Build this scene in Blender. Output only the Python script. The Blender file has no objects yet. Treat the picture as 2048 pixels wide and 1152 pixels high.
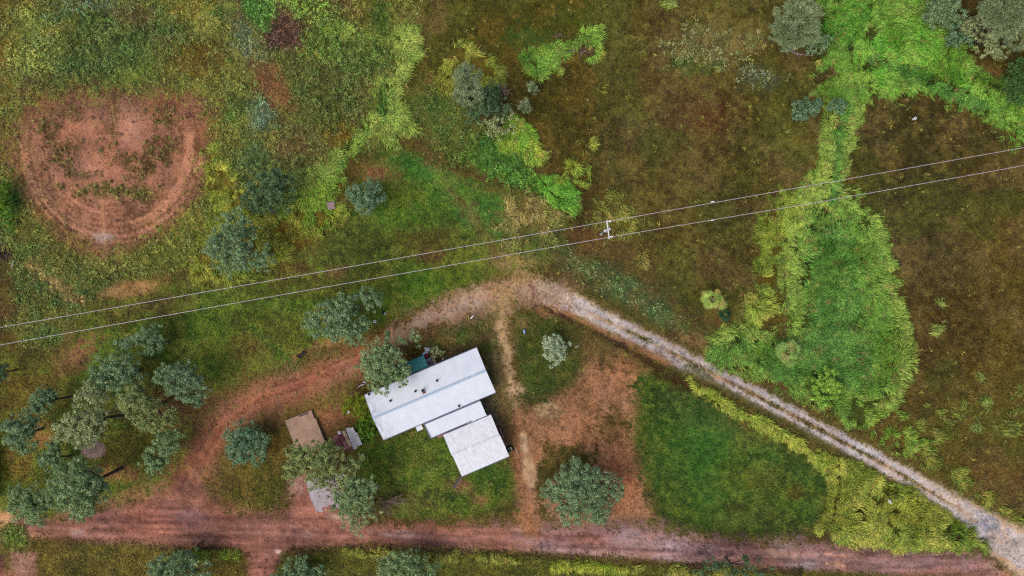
import bpy, math, random
import numpy as np
from mathutils import Vector
R = math.radians
rng = np.random.default_rng(7)
random.seed(7)
H = 85.0          # camera height, metres
S = 16.0          # photo pixels per metre on the ground
scene = bpy.context.scene
COL = scene.collection

def gp(px, py, h=0.0):
    k = (H - h) / H / S
    return ((px - 1024) * k, (576 - py) * k, h)

def lin(c):
    c = np.asarray(c, dtype=float) / 255.0
    return np.where(c <= 0.04045, c / 12.92, ((c + 0.055) / 1.055) ** 2.4)

# ------------------------------------------------------------------ noise
_tab = rng.random((256, 256))
def vnoise(x, y, seed=0):
    x = x + seed * 37.17; y = y + seed * 91.73
    xi = np.floor(x).astype(np.int64); yi = np.floor(y).astype(np.int64)
    fx = x - xi; fy = y - yi
    fx = fx * fx * fx * (fx * (fx * 6 - 15) + 10); fy = fy * fy * fy * (fy * (fy * 6 - 15) + 10)
    a = _tab[xi & 255, yi & 255]; b = _tab[(xi + 1) & 255, yi & 255]
    c = _tab[xi & 255, (yi + 1) & 255]; d = _tab[(xi + 1) & 255, (yi + 1) & 255]
    return (a * (1 - fx) + b * fx) * (1 - fy) + (c * (1 - fx) + d * fx) * fy
def fbm(x, y, sc, oct=4, seed=0, gain=0.5):
    s = 0; amp = 1; tot = 0; ca, sa = math.cos(.6), math.sin(.6)
    x = x / sc; y = y / sc
    for o in range(oct):
        s = s + amp * vnoise(x, y, seed + o); tot += amp; amp *= gain
        x, y = (x * ca - y * sa) * 2.03, (x * sa + y * ca) * 2.03
    return s / tot
def sstep(a, b, v):
    t = np.clip((v - a) / (b - a), 0, 1); return t * t * (3 - 2 * t)

# ------------------------------------------------------------------ canvas (photo pixel coordinates on the ground)
ST = 3.0
inx = np.arange(-258, 2309, ST); iny = np.arange(-225, 1380, ST)
ext = np.array([40, 100, 220, 450, 900, 1800, 4000, 9000, 20000, 45000.])
XS = np.concatenate([(inx[0] - ext)[::-1], inx, inx[-1] + ext])
YS = np.concatenate([(iny[0] - ext)[::-1], iny, iny[-1] + ext])
NX, NY = len(XS), len(YS)
GX, GY = np.meshgrid(XS, YS)            # [NY, NX]
N1 = fbm(GX, GY, 150, 4, 1); N2 = fbm(GX, GY, 45, 3, 5); N3 = fbm(GX, GY, 16, 3, 9); N4 = fbm(GX, GY, 7, 2, 13)
NC = fbm(GX, GY, 34, 5, 21, .62)        # mixing noise for two-colour areas
ND = fbm(GX, GY, 11, 4, 33, .65); NF = np.random.default_rng(3).random(GX.shape)
def idx(px, py):
    return (np.clip(np.rint((py - iny[0]) / ST).astype(int), 0, len(iny) - 1) + len(ext),
            np.clip(np.rint((px - inx[0]) / ST).astype(int), 0, len(inx) - 1) + len(ext))

ground = np.zeros((NY, NX, 3)); ground[:] = lin((84, 66, 30))
cls = np.zeros((NY, NX), dtype=np.int16)
bare = np.zeros((NY, NX))               # 1 = bare earth, no short grass
tallD = np.zeros((NY, NX)); tallC = np.zeros((NY, NX, 3)); tallC[:] = lin((110, 130, 50))
weedD = np.full((NY, NX), .022); weedC = np.zeros((NY, NX, 3)); weedC[:] = lin((112, 108, 48))
sink = np.zeros((NY, NX))

def sub(x0, x1, y0, y1, m):
    i0, i1 = np.searchsorted(XS, [x0 - m, x1 + m]); j0, j1 = np.searchsorted(YS, [y0 - m, y1 + m])
    return slice(max(j0 - 1, 0), j1 + 1), slice(max(i0 - 1, 0), i1 + 1)
def seg_d(X, Y, a, b):
    dx, dy = b[0] - a[0], b[1] - a[1]; l2 = dx * dx + dy * dy + 1e-9
    t = np.clip(((X - a[0]) * dx + (Y - a[1]) * dy) / l2, 0, 1)
    return np.hypot(X - a[0] - t * dx, Y - a[1] - t * dy), t
def sd_poly(pts, X, Y):
    d = np.full(X.shape, 1e9); ins = np.zeros(X.shape, bool); n = len(pts)
    for i in range(n):
        a, b = pts[i], pts[(i + 1) % n]
        d = np.minimum(d, seg_d(X, Y, a, b)[0])
        if a[1] != b[1]:
            c = ((a[1] <= Y) != (b[1] <= Y)) & (X < (b[0] - a[0]) * (Y - a[1]) / (b[1] - a[1]) + a[0])
            ins ^= c
    return np.where(ins, -d, d)
def mask(kind, g, soft, warp, grow=0):
    if kind == 'P':
        xs = [p[0] for p in g]; ys = [p[1] for p in g]; pad = 0
    elif kind == 'L':
        g, w = g; pad = (max(w) if isinstance(w, (list, tuple)) else w) / 2
        xs = [p[0] for p in g]; ys = [p[1] for p in g]
    else:
        cx, cy, rx, ry, rot = g; r = max(rx, ry); xs = [cx - r, cx + r]; ys = [cy - r, cy + r]; pad = 0
    s = sub(min(xs), max(xs), min(ys), max(ys), pad + grow + soft * 2.6 + warp * 1.5 + 2)
    X, Y = GX[s], GY[s]
    if kind == 'P': d = sd_poly(g, X, Y)
    elif kind == 'L':
        d = np.full(X.shape, 1e9); ws = w if isinstance(w, (list, tuple)) else [w] * len(g)
        for i in range(len(g) - 1):
            dd, t = seg_d(X, Y, g[i], g[i + 1]); d = np.minimum(d, dd - (ws[i] + (ws[i + 1] - ws[i]) * t) / 2)
    else:
        c, sn = math.cos(R(rot)), math.sin(R(rot)); u = (X - cx) * c + (Y - cy) * sn; v = -(X - cx) * sn + (Y - cy) * c
        q = np.sqrt((u / rx) ** 2 + (v / ry) ** 2); d = (q - 1) * min(rx, ry)
    d = d - grow + warp * ((N2[s] - .5) * 2.4 + (N3[s] - .5) * 1.8 + (N4[s] - .5) * 1.0) + (ND[s] - .5) * soft * 2.6 + (NF[s] - .5) * soft * 1.6
    return s, sstep(soft, -soft, d)
def mixcol(s, color, spot=0):
    if isinstance(color, list):
        a, b = lin(color[0]), lin(color[1])
        t = sstep(.38, .62, NC[s] * .6 + ND[s] * .4)[..., None]
        return a * (1 - t) + b * t
    return np.broadcast_to(lin(color), GX[s].shape + (3,))
def paint(kind, g, color=None, soft=10, warp=10, a=1.0, b=None, c=None, tall=None, weed=None, dep=None, grow=None):
    if grow is None: grow = 5 if (kind == 'P' and tall is not None and tall[0] > .6) else 0
    s, m = mask(kind, g, soft, warp, grow); m = m * a; M = m[..., None]
    if color is not None: ground[s] = ground[s] * (1 - M) + mixcol(s, color) * M
    if b is not None: bare[s] = bare[s] * (1 - m) + b * m
    if c is not None: cls[s] = np.where(m > .5, c, cls[s])
    if tall is not None:
        tallD[s] = np.maximum(tallD[s] * (1 - m), tall[0] * m) if tall[0] > 0 else tallD[s] * (1 - m)
        if tall[0] > 0: tallC[s] = tallC[s] * (1 - M) + mixcol(s, tall[1]) * M
    if weed is not None:
        weedD[s] = weedD[s] * (1 - m) + weed[0] * m
        if weed[0] > 0: weedC[s] = weedC[s] * (1 - M) + mixcol(s, weed[1]) * M
    if dep is not None: sink[s] = sink[s] * (1 - m) + dep * m
def P(pts, *a, **k): paint('P', pts, *a, **k)
def L(pts, w, *a, **k): paint('L', (pts, w), *a, **k)
def B(cx, cy, rx, ry, *a, rot=0, **k): paint('B', (cx, cy, rx, ry, rot), *a, **k)

# ------------------------------------------------------------------ base field
P([(-60000, -60000), (60000, -60000), (60000, 60000), (-60000, 60000)], [(78, 64, 26), (94, 78, 36)], 5, 0)
P([(835, -300), (1210, -300), (1200, 330), (1150, 340), (1090, 300), (1000, 160), (850, 170)], [(76, 70, 20), (92, 78, 26)], 30, 20)
P([(1200, -300), (1640, -300), (1660, 200), (1600, 420), (1560, 640), (1440, 650), (1200, 480)], [(84, 76, 28), (100, 91, 42)], 40, 20)
B(1340, 240, 90, 150, (90, 70, 42), 60, 25, a=.6)
for o_ in (0, 17, 150, 168):
    L([(1268 + o_, 400), (1292 + o_, 330), (1325 + o_, 262), (1345 + o_, 215)], 4, (68, 62, 24), 3, 3, a=.45)
B(1420, 235, 40, 30, (104, 62, 36), 30, 12, a=.7)
B(1210, 110, 60, 60, (96, 76, 36), 40, 20, a=.5)
B(1090, 60, 110, 60, (72, 72, 20), 50, 20, a=.5)
B(1130, 260, 60, 100, (76, 68, 24), 40, 20, a=.6)
P([(1700, 200), (1780, 190), (1870, 190), (1960, 235), (2400, 300), (2400, 1100), (2048, 1050), (1900, 940), (1790, 860), (1815, 720), (1780, 520), (1690, 380)], [(72, 64, 28), (92, 82, 38)], 25, 14)
B(1900, 500, 110, 120, (84, 72, 44), 60, 20, a=.5)
B(2000, 620, 60, 200, (98, 80, 26), 50, 20, a=.7)
B(1880, 700, 90, 100, (86, 64, 24), 50, 20, a=.6)
B(1980, 940, 70, 40, (112, 76, 36), 25, 14, rot=25, a=.9)
P([(1800, 840), (2300, 720), (2300, 900), (2060, 930), (1900, 930)], [(98, 92, 34), (86, 76, 28)], 30, 20, a=.8)
B(1490, 520, 80, 60, (92, 62, 30), 40, 20, a=.7)
_t = (sstep(.5, .66, fbm(GX, GY, 110, 4, 99)) * .5)[..., None]
ground[:] = ground * (1 - _t) + lin((78, 84, 30)) * _t
_t = (sstep(.58, .7, fbm(GX, GY, 80, 4, 131)) * .45)[..., None]
ground[:] = ground * (1 - _t) + lin((112, 92, 54)) * _t
# ------------------------------------------------------------------ north-west rough grass
P([(-300, -300), (835, -300), (838, 60), (800, 190), (760, 290), (660, 350), (560, 420), (430, 520), (300, 560), (150, 560), (60, 460), (-300, 380)],
  [(98, 98, 42), (120, 118, 54)], 14, 10, weed=(.6, [(128, 132, 64), (104, 116, 54)]))
P([(-300, -300), (45, -300), (30, 200), (25, 360), (-300, 360)], [(128, 108, 48), (108, 98, 44)], 20, 10, weed=(.25, (124, 118, 56)))
P([(90, 60), (210, 10), (380, 20), (410, 90), (330, 140), (200, 190), (100, 170), (70, 120)], [(72, 90, 44), (94, 106, 50)], 30, 20, weed=(.9, [(84, 108, 54), (106, 122, 58)]))
P([(30, 30), (120, 30), (130, 110), (60, 170), (25, 120)], [(124, 132, 58), (104, 118, 60)], 25, 12, weed=(.8, [(148, 156, 76), (118, 136, 70)]))
B(270, 150, 80, 20, (100, 116, 44), 18, 10, rot=-18, a=.8, weed=(.3, (110, 126, 52)))
P([(330, -60), (440, -60), (440, 60), (415, 70), (385, 40), (335, 30)], [(132, 124, 52), (112, 112, 48)], 14, 10, weed=(.5, [(146, 138, 62), (112, 128, 54)]))
B(415, 45, 16, 22, (160, 156, 80), 8, 6, tall=(.7, (158, 156, 76)))
B(395, 130, 60, 45, (102, 86, 36), 30, 16, weed=(.15, (110, 104, 42)))
B(300, 220, 120, 26, (104, 84, 46), 22, 14, weed=(.25, (112, 104, 44)))
P([(485, -60), (545, -60), (610, 40), (620, 90), (590, 110), (500, 60), (450, 40)], [(96, 70, 52), (74, 56, 44)], 12, 10, weed=(.55, [(96, 92, 66), (110, 82, 58)]))
P([(505, 100), (560, 130), (590, 190), (600, 220), (550, 215), (510, 160)], [(142, 98, 62), (120, 90, 52)], 14, 10, weed=(.12, (128, 112, 60)))
B(490, 75, 24, 40, (96, 106, 74), 12, 10, weed=(.9, (112, 128, 92)))
B(525, 235, 40, 38, (96, 116, 82), 16, 10, weed=(.8, (122, 144, 112)))
B(470, 240, 30, 70, [(112, 110, 48), (96, 104, 46)], 18, 12, weed=(.8, [(128, 132, 56), (104, 116, 54)]))
B(520, 310, 60, 40, (76, 96, 50), 18, 10, rot=-40, a=.9, weed=(.6, (84, 110, 62)))
L([(440, 390), (500, 300), (540, 260)], 8, (100, 116, 76), 5, 4, a=.6)
B(640, 190, 90, 100, [(86, 88, 36), (98, 98, 44)], 26, 14, weed=(.7, [(98, 108, 48), (82, 96, 46)]))
B(600, 20, 50, 20, (94, 100, 40), 14, 8)
P([(470, -60), (520, -60), (550, 30), (525, 60), (490, 40)], (76, 110, 46), 10, 8, weed=(.8, (84, 124, 52)))
B(700, 20, 80, 40, [(96, 92, 38), (108, 96, 44)], 20, 14, weed=(.3, (120, 116, 52)))
B(760, 45, 24, 50, (72, 92, 32), 12, 8, weed=(.2, (84, 110, 40)))
B(690, 260, 55, 40, (112, 92, 32), 18, 12, weed=(.2, (118, 108, 40)))
B(590, 290, 55, 40, [(100, 96, 46), (112, 96, 54)], 18, 12, weed=(.5, [(104, 116, 60), (116, 110, 60)]))
L([(440, 0), (470, 70), (500, 130), (550, 180)], 24, (110, 96, 54), 14, 8, a=.6)
B(880, 220, 66, 60, [(76, 100, 38), (96, 102, 44)], 20, 12, weed=(.35, [(100, 112, 48), (92, 92, 46)]))
_r = np.random.default_rng(41)
_pal = [((132, 140, 58), (148, 156, 70)), ((66, 88, 44), (82, 106, 52)), ((100, 116, 80), (116, 136, 102)), ((132, 122, 52), (144, 138, 66)), ((106, 84, 52), (116, 104, 62)), ((84, 112, 46), (100, 130, 56))]
for _i in range(64):
    x, y = _r.uniform(10, 760), _r.uniform(-20, 300)
    if 40 < x < 425 and y > 185: x, y = _r.uniform(425, 740), _r.uniform(0, 330)
    k = _r.integers(0, 6); B(x, y, _r.uniform(10, 34), _r.uniform(8, 22), _pal[k][0], 12, 12, rot=_r.uniform(-40, 10), a=.7, weed=(_r.choice([.3, .8, 1.0]), [_pal[k][1], _pal[k][0]]))
P([(520, 30), (560, 5), (612, 50), (622, 92), (590, 112), (540, 100), (525, 70)], [(96, 68, 52), (72, 54, 44)], 10, 10, weed=(.6, [(92, 76, 60), (106, 74, 58)]))
P([(490, -40), (530, -40), (552, 30), (530, 62), (500, 50)], (76, 112, 46), 10, 8, weed=(.9, [(88, 130, 54), (108, 146, 62)]))
P([(508, 120), (560, 135), (588, 190), (596, 222), (550, 215), (515, 165)], [(142, 98, 64), (122, 92, 54)], 12, 10, weed=(.1, (128, 112, 60)))
for x, y, rx, ry, rt in ((640, 100, 40, 24, 20), (700, 130, 40, 20, -10), (650, 170, 30, 24, 0), (600, 140, 18, 34, 0)):
    B(x, y, rx, ry, (84, 108, 42), 14, 12, rot=rt, a=.8, weed=(1, [(104, 134, 54), (124, 146, 64)]))
for x, y, rx, ry, rt in ((432, 240, 14, 50, 5), (440, 330, 14, 46, -8), (400, 430, 30, 16, -40), (330, 490, 46, 14, -30), (20, 250, 12, 60, 0), (90, 500, 40, 14, 30)):
    B(x, y, rx, ry, (128, 124, 50), 10, 10, rot=rt, a=.7, weed=(.9, [(146, 148, 66), (116, 130, 58)]))
# dirt clearing
P([(25, 240), (60, 195), (120, 180), (250, 188), (400, 185), (432, 240), (425, 330), (395, 400), (345, 455), (280, 500), (215, 522), (140, 495), (80, 440), (35, 370), (15, 300)], [(134, 98, 62), (114, 92, 50)], 22, 12, b=.4, weed=(.08, (120, 106, 50)))
P([(45, 235), (65, 212), (110, 200), (250, 206), (392, 205), (412, 255), (405, 320), (382, 380), (340, 430), (290, 468), (240, 492), (200, 494), (150, 470), (105, 425), (70, 370), (48, 300)], [(156, 108, 83), (136, 94, 71)], 22, 12, b=.9, weed=(0, 0), c=3)
B(150, 225, 90, 22, [(124, 88, 62), (112, 88, 56)], 16, 12, a=.85, b=.5, weed=(.15, (116, 100, 56)))
B(310, 222, 90, 18, [(130, 84, 64), (112, 84, 52)], 14, 10, a=.85, b=.5, weed=(.12, (116, 100, 56)))
B(240, 265, 120, 70, (142, 98, 76), 40, 16, a=.6)
for x, y, rx, ry, rt in ((140, 290, 26, 15, 0), (228, 250, 11, 36, 5), (322, 300, 34, 24, -20), (205, 300, 14, 12, 0), (250, 320, 30, 14, 0), (330, 240, 30, 16, 0), (100, 250, 24, 18, 0), (285, 345, 14, 30, 30), (165, 350, 40, 10, 20), (110, 300, 12, 24, -20)):
    B(x, y, rx, ry, [(104, 82, 50), (124, 90, 64)], 9, 9, rot=rt, a=.85, b=.3, weed=(.3, (108, 104, 52)))
B(258, 252, 26, 34, (184, 132, 106), 16, 12, a=.75); B(195, 335, 34, 36, (182, 130, 104), 16, 12, a=.65); B(180, 260, 20, 30, (176, 124, 100), 14, 12, a=.5)
CC = (226, 296)
def ring(r, t0, t1, w, col, soft, a, **k):
    L([(CC[0] + 186 * r * math.sin(R(t)), CC[1] + 192 * r * math.cos(R(t))) for t in range(t0, t1, 8)], w, col, soft, 2.5, a=a, **k)
P([(5, 290), (40, 250), (60, 330), (110, 430), (170, 490), (130, 500), (60, 440), (20, 370)], [(140, 102, 70), (122, 96, 56)], 20, 12, a=.8, b=.5, weed=(.06, (120, 106, 50)))
ring(.93, -86, 90, 24, (184, 132, 104), 10, .7); ring(.80, 10, 100, 16, (188, 134, 104), 8, .75); ring(.86, 40, 110, 10, (190, 138, 106), 6, .7)
ring(.70, -70, 0, 9, (182, 130, 102), 6, .6); ring(.98, -95, -30, 8, (176, 122, 90), 6, .6)
for r, t0, t1 in ((.60, -50, 40), (.65, -56, 46), (.715, -60, 50), (.765, -64, 44), (.83, -70, 30), (.885, -80, 100), (.96, -60, 80), (1.02, -90, 96)):
    ring(r, t0, t1, 5, (104, 74, 50), 3, .8, b=.85)
ring(.75, 60, 112, 6, (112, 78, 52), 3, .8); ring(.92, 70, 118, 6, (116, 80, 52), 3, .8); ring(.74, -118, -60, 5, (112, 78, 52), 3, .8); ring(.9, -110, -60, 5, (116, 80, 54), 3, .8)
B(225, 383, 75, 13, [(98, 92, 42), (118, 96, 56)], 8, 8, rot=3, b=.15, weed=(.45, (108, 112, 50)))
L([(203, 380), (206, 430), (214, 520)], 4, (182, 136, 98), 3, 2, a=.7)
B(207, 474, 14, 8, (184, 160, 146), 6, 4, a=.8)
B(120, 480, 9, 7, (92, 70, 44), 5, 3, a=.9); B(172, 484, 8, 7, (92, 70, 44), 5, 3, a=.9)
# west weeds
P([(-300, 300), (25, 350), (40, 400), (90, 460), (170, 540), (240, 555), (170, 620), (130, 690), (60, 705), (-10, 640), (20, 520), (-300, 480)],
  [(104, 104, 48), (88, 96, 44)], 10, 10, weed=(.75, [(122, 122, 56), (88, 110, 50)]))
B(15, 410, 22, 50, (70, 96, 40), 10, 8, weed=(1, (78, 116, 48)))
L([(60, 530), (110, 570), (168, 608)], [16, 24, 10], [(156, 132, 84), (126, 108, 62)], 7, 6, b=.4, weed=(.3, (160, 140, 84)))
P([(-300, 480), (8, 510), (24, 560), (35, 640), (-300, 660)], [(98, 76, 42), (88, 80, 34)], 10, 8, weed=(0, 0))
B(8, 505, 18, 18, (62, 48, 38), 8, 5)
# ------------------------------------------------------------------ middle lawn
P([(-300, 700), (60, 705), (130, 690), (175, 620), (300, 560), (400, 560), (560, 530), (640, 470), (700, 420), (730, 330), (775, 300), (860, 330), (1000, 380), (1140, 420), (1110, 530), (1050, 550), (940, 570), (800, 640), (640, 700), (520, 760), (410, 800), (390, 950), (300, 1000), (60, 1050), (-300, 1040)],
  [(80, 104, 32), (102, 108, 40)], 14, 12, weed=(0, 0))
B(470, 640, 70, 66, [(76, 108, 28), (92, 114, 34)], 34, 18)
B(520, 610, 110, 40, [(74, 106, 30), (92, 110, 36)], 26, 16, rot=-10)
B(800, 470, 60, 30, (80, 104, 32), 20, 14)
B(640, 500, 80, 30, [(84, 100, 34), (96, 96, 38)], 20, 12, rot=-30)
B(610, 570, 120, 24, (88, 84, 36), 20, 10, rot=-10, a=.7)
B(600, 540, 70, 16, (104, 82, 44), 12, 8, rot=-12, a=.7)
B(420, 560, 60, 16, (108, 94, 46), 12, 8, a=.7)
P([(770, 290), (850, 320), (960, 380), (1040, 400), (1090, 470), (1060, 500), (960, 480), (900, 420), (830, 370), (775, 330)], [(70, 114, 40), (86, 116, 44)], 16, 10)
B(790, 410, 70, 60, [(76, 110, 34), (94, 110, 36)], 30, 16)
B(890, 560, 90, 36, [(72, 106, 28), (90, 106, 32)], 20, 10, rot=-12)
B(840, 485, 66, 26, (96, 82, 36), 20, 12, a=.8)
B(860, 515, 30, 12, (108, 78, 46), 10, 8, a=.7)
B(700, 500, 60, 50, (82, 92, 34), 20, 10)
B(670, 545, 18, 10, (146, 112, 72), 8, 6, a=.7)
L([(880, 360), (930, 410), (970, 470), (1010, 530)], [10, 16, 22, 30], [(128, 112, 62), (104, 92, 46)], 10, 8, a=.8)
B(1060, 440, 52, 46, [(146, 126, 72), (116, 98, 50)], 20, 14, a=.9, tall=(.45, [(164, 146, 88), (132, 128, 66)]))
B(1030, 518, 64, 22, [(160, 134, 84), (120, 108, 54)], 12, 10, a=.85, b=.3)
P([(1000, 470), (1120, 450), (1150, 500), (1080, 520), (1010, 500)], (76, 96, 42), 14, 10, a=.7)
B(760, 350, 34, 20, [(150, 104, 66), (126, 96, 54)], 10, 8, rot=15, b=.5)
L([(850, 325), (940, 370), (1010, 385)], 8, (124, 104, 58), 5, 4, a=.6)
L([(800, 300), (880, 340), (960, 370)], 10, (74, 114, 42), 6, 5, a=.6)
B(268, 577, 52, 14, [(170, 134, 86), (150, 118, 72)], 6, 6, rot=-8, b=.8, weed=(0, 0), c=3)
B(300, 610, 60, 16, (116, 88, 56), 14, 10, rot=-10, a=.6)
B(140, 722, 66, 26, [(138, 94, 68), (126, 94, 56)], 12, 10, rot=-38, b=.6)
B(60, 780, 90, 60, (104, 92, 36), 30, 16)
B(90, 720, 60, 20, (98, 86, 40), 12, 10, a=.7)
B(30, 920, 50, 50, [(108, 104, 34), (118, 96, 46)], 22, 12)
B(85, 870, 30, 26, [(160, 118, 74), (132, 100, 52)], 12, 10, b=.5)
B(250, 900, 60, 60, [(84, 92, 26), (96, 88, 34)], 22, 12)
B(370, 800, 60, 40, (118, 90, 52), 24, 12, a=.7)
B(300, 820, 60, 30, (118, 80, 56), 14, 10, a=.7)
B(235, 950, 34, 16, (146, 108, 66), 10, 8, b=.5)
B(530, 670, 60, 50, (92, 90, 34), 24, 12, a=.7)
L([(505, 660), (550, 700), (590, 738)], 22, (56, 96, 30), 8, 6, a=.8)
B(590, 725, 40, 10, (66, 92, 28), 6, 5, rot=-20, a=.7)
L([(590, 712), (640, 692), (690, 672)], [10, 12, 14], [(164, 128, 74), (128, 104, 56)], 6, 6, b=.4)
B(500, 700, 40, 30, (118, 100, 46), 14, 10, a=.7)
# north-east side of the lane
P([(1090, 480), (1200, 500), (1300, 560), (1420, 640), (1445, 690), (1420, 720), (1340, 690), (1230, 620), (1120, 560)], [(76, 86, 42), (92, 78, 42)], 16, 12)
L([(1130, 510), (1200, 555), (1270, 590), (1350, 650)], [30, 44, 50, 40], [(88, 112, 62), (96, 98, 56)], 12, 10, a=.85, weed=(.35, [(104, 124, 74), (110, 112, 66)]))
B(1380, 690, 45, 20, [(138, 108, 68), (112, 88, 52)], 10, 8, rot=25, a=.9, b=.4)
B(1440, 640, 14, 40, (104, 74, 46), 8, 6, rot=-20, a=.7)
B(1230, 500, 70, 24, (112, 80, 46), 16, 10, rot=20, a=.7)
B(1190, 470, 40, 14, (122, 78, 50), 10, 8, a=.6)
B(1300, 530, 40, 24, (96, 86, 42), 16, 10, a=.6)
B(1230, 440, 40, 40, (112, 104, 42), 20, 12, a=.7)
# ------------------------------------------------------------------ orange earth yard, lawns and islands
P([(1150, 680), (1240, 700), (1300, 745), (1285, 800), (1275, 900), (1292, 970), (1320, 1040), (1180, 1060), (1030, 1060), (1036, 830), (1095, 805), (1150, 770), (1170, 710)],
  [(160, 114, 82), (144, 104, 72)], 16, 12, b=.72, weed=(0, 0), c=4)
B(1220, 710, 60, 24, (126, 92, 54), 18, 10, rot=25, a=.8, b=.4)
B(1235, 950, 40, 60, (140, 90, 62), 24, 12, a=.7)
B(1225, 850, 32, 30, [(104, 82, 44), (124, 92, 52)], 14, 10, b=.3)
B(1095, 820, 24, 14, (180, 152, 108), 5, 5, c=4)
B(1260, 960, 34, 24, (152, 100, 70), 14, 8, a=.8)
P([(1090, 890), (1150, 890), (1200, 905), (1180, 930), (1110, 960), (1085, 1010), (1130, 1050), (1080, 1045), (1062, 960)], [(90, 82, 34), (104, 86, 42)], 10, 8, b=.1)
L([(1046, 872), (1050, 900)], 15, (186, 154, 118), 3, 3, b=1)
L([(1054, 915), (1058, 945), (1062, 970)], [22, 24, 14], (182, 148, 112), 4, 4, b=1)
P([(1030, 620), (1100, 622), (1160, 660), (1170, 710), (1140, 765), (1070, 805), (1040, 800), (1030, 720), (1022, 660)], [(70, 86, 30), (84, 84, 36)], 10, 8, b=0)
B(1190, 690, 50, 40, (92, 80, 40), 16, 10, b=.1, a=.7)
B(1045, 645, 14, 12, (150, 124, 76), 6, 6, a=.7)
P([(1272, 752), (1335, 735), (1420, 800), (1560, 882), (1662, 940), (1664, 1000), (1640, 1062), (1500, 1084), (1380, 1070), (1318, 1035), (1290, 960), (1268, 880)], [(62, 92, 30), (86, 102, 36)], 18, 10, weed=(0, 0))
B(1420, 840, 100, 30, [(58, 74, 32), (84, 84, 42)], 18, 10, rot=28, a=.8); B(1390, 845, 40, 8, (112, 102, 56), 8, 8, rot=15, a=.6); B(1330, 800, 30, 40, (52, 74, 28), 18, 10, a=.7); B(1560, 940, 60, 16, (100, 98, 44), 14, 12, rot=-30, a=.5); B(1350, 960, 24, 50, (92, 106, 44), 14, 10, a=.5); B(1500, 1040, 80, 14, (90, 90, 40), 12, 10, a=.5); B(1610, 1030, 30, 20, (50, 78, 26), 14, 8, a=.6)
B(1400, 900, 70, 90, (62, 104, 34), 34, 16, a=.8)
B(1590, 990, 26, 14, (76, 68, 26), 8, 6, a=.9)
B(1470, 1015, 24, 18, (70, 72, 30), 10, 8, a=.8)
B(1500, 960, 60, 24, (80, 84, 30), 18, 12, a=.6)
B(1600, 920, 50, 30, (54, 80, 26), 18, 10, a=.7)
L([(1300, 990), (1340, 1045), (1440, 1068), (1630, 1066)], 18, (62, 72, 28), 8, 6, a=.8)
P([(430, 905), (455, 850), (540, 825), (590, 850), (585, 880), (572, 940), (568, 1010), (480, 1025), (425, 975)], [(92, 90, 32), (112, 94, 42)], 10, 9, b=.05)
B(600, 800, 40, 16, (72, 98, 34), 8, 6, rot=-15, b=0)
P([(540, 830), (580, 790), (700, 760), (720, 800), (700, 860), (660, 870), (570, 860)], [(124, 94, 54), (106, 92, 42)], 12, 10, b=.3)
B(670, 830, 40, 26, [(148, 100, 68), (134, 100, 58)], 12, 10, b=.6)
P([(690, 860), (770, 875), (890, 850), (1020, 895), (1038, 990), (970, 1030), (800, 1045), (745, 1000), (715, 920)], [(82, 110, 32), (100, 108, 40)], 12, 10, b=0)
B(870, 880, 70, 40, (86, 106, 34), 20, 12, a=.7)
B(870, 990, 60, 8, (50, 78, 24), 6, 4, a=.8)
B(925, 970, 20, 12, (132, 92, 64), 8, 6, b=.5)
B(960, 1000, 16, 10, (138, 98, 64), 8, 6, b=.5, a=.8)
B(985, 950, 40, 30, (64, 96, 28), 12, 8, a=.8)
B(800, 1000, 70, 30, (88, 78, 38), 18, 10, a=.7)
P([(850, 690), (880, 655), (950, 622), (990, 622), (1000, 680), (1008, 740), (975, 720), (950, 690), (880, 712)], [(74, 90, 34), (96, 84, 44)], 10, 8, b=.05)
B(905, 705, 60, 14, (92, 74, 46), 8, 6, rot=-20, b=.3)
P([(955, 695), (1010, 720), (1030, 800), (1030, 840), (985, 850), (960, 780)], [(96, 86, 42), (112, 94, 56)], 10, 8, b=.2)
B(1000, 870, 26, 50, [(112, 86, 56), (130, 98, 62)], 12, 8, rot=-15, b=.5)
B(985, 805, 22, 16, (104, 92, 64), 8, 6, b=.5)
# ------------------------------------------------------------------ red earth roads
L([(720, 720), (600, 768), (500, 805), (430, 860), (400, 920), (370, 985)], [66, 92, 104, 98, 104, 116], [(144, 104, 70), (120, 96, 54)], 26, 14, a=.7, b=.55)
RED = [(146, 98, 82), (128, 86, 72)]
L([(1060, 580), (980, 594), (890, 624), (810, 664), (720, 722), (610, 768), (510, 800), (440, 850), (408, 905), (380, 965), (350, 1010)], [44, 46, 44, 44, 50, 64, 64, 50, 54, 70, 70], [(146, 104, 74), (130, 84, 62)], 12, 9, b=.85, c=1, tall=(0, 0))
L([(740, 705), (640, 755), (520, 795), (440, 845), (400, 920)], [16, 20, 20, 16, 20], (148, 86, 66), 12, 8, a=.7)
L([(1060, 570), (980, 586), (900, 612)], [44, 40, 24], [(176, 146, 112), (160, 124, 92)], 10, 8, a=.85)
P([(-300, 1010), (-20, 1020), (90, 1042), (215, 1018), (330, 985), (395, 940), (430, 1005), (480, 1030), (575, 1022), (590, 950), (640, 960), (690, 1020), (740, 1052), (810, 1042), (1000, 1052), (1180, 1050), (1300, 1052), (1390, 1072), (1500, 1086), (1645, 1084), (1745, 1102), (1900, 1107), (1990, 1102), (2060, 1040), (2400, 1090), (2400, 1260), (2048, 1166), (1600, 1140), (1400, 1130), (1200, 1115), (1040, 1104), (900, 1097), (720, 1092), (570, 1104), (545, 1152), (545, 1500), (490, 1500), (492, 1108), (330, 1094), (200, 1092), (80, 1078), (40, 1120), (40, 1500), (-300, 1500)],
  RED, 11, 9, b=.93, weed=(0, 0), tall=(0, 0), c=1)
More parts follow.
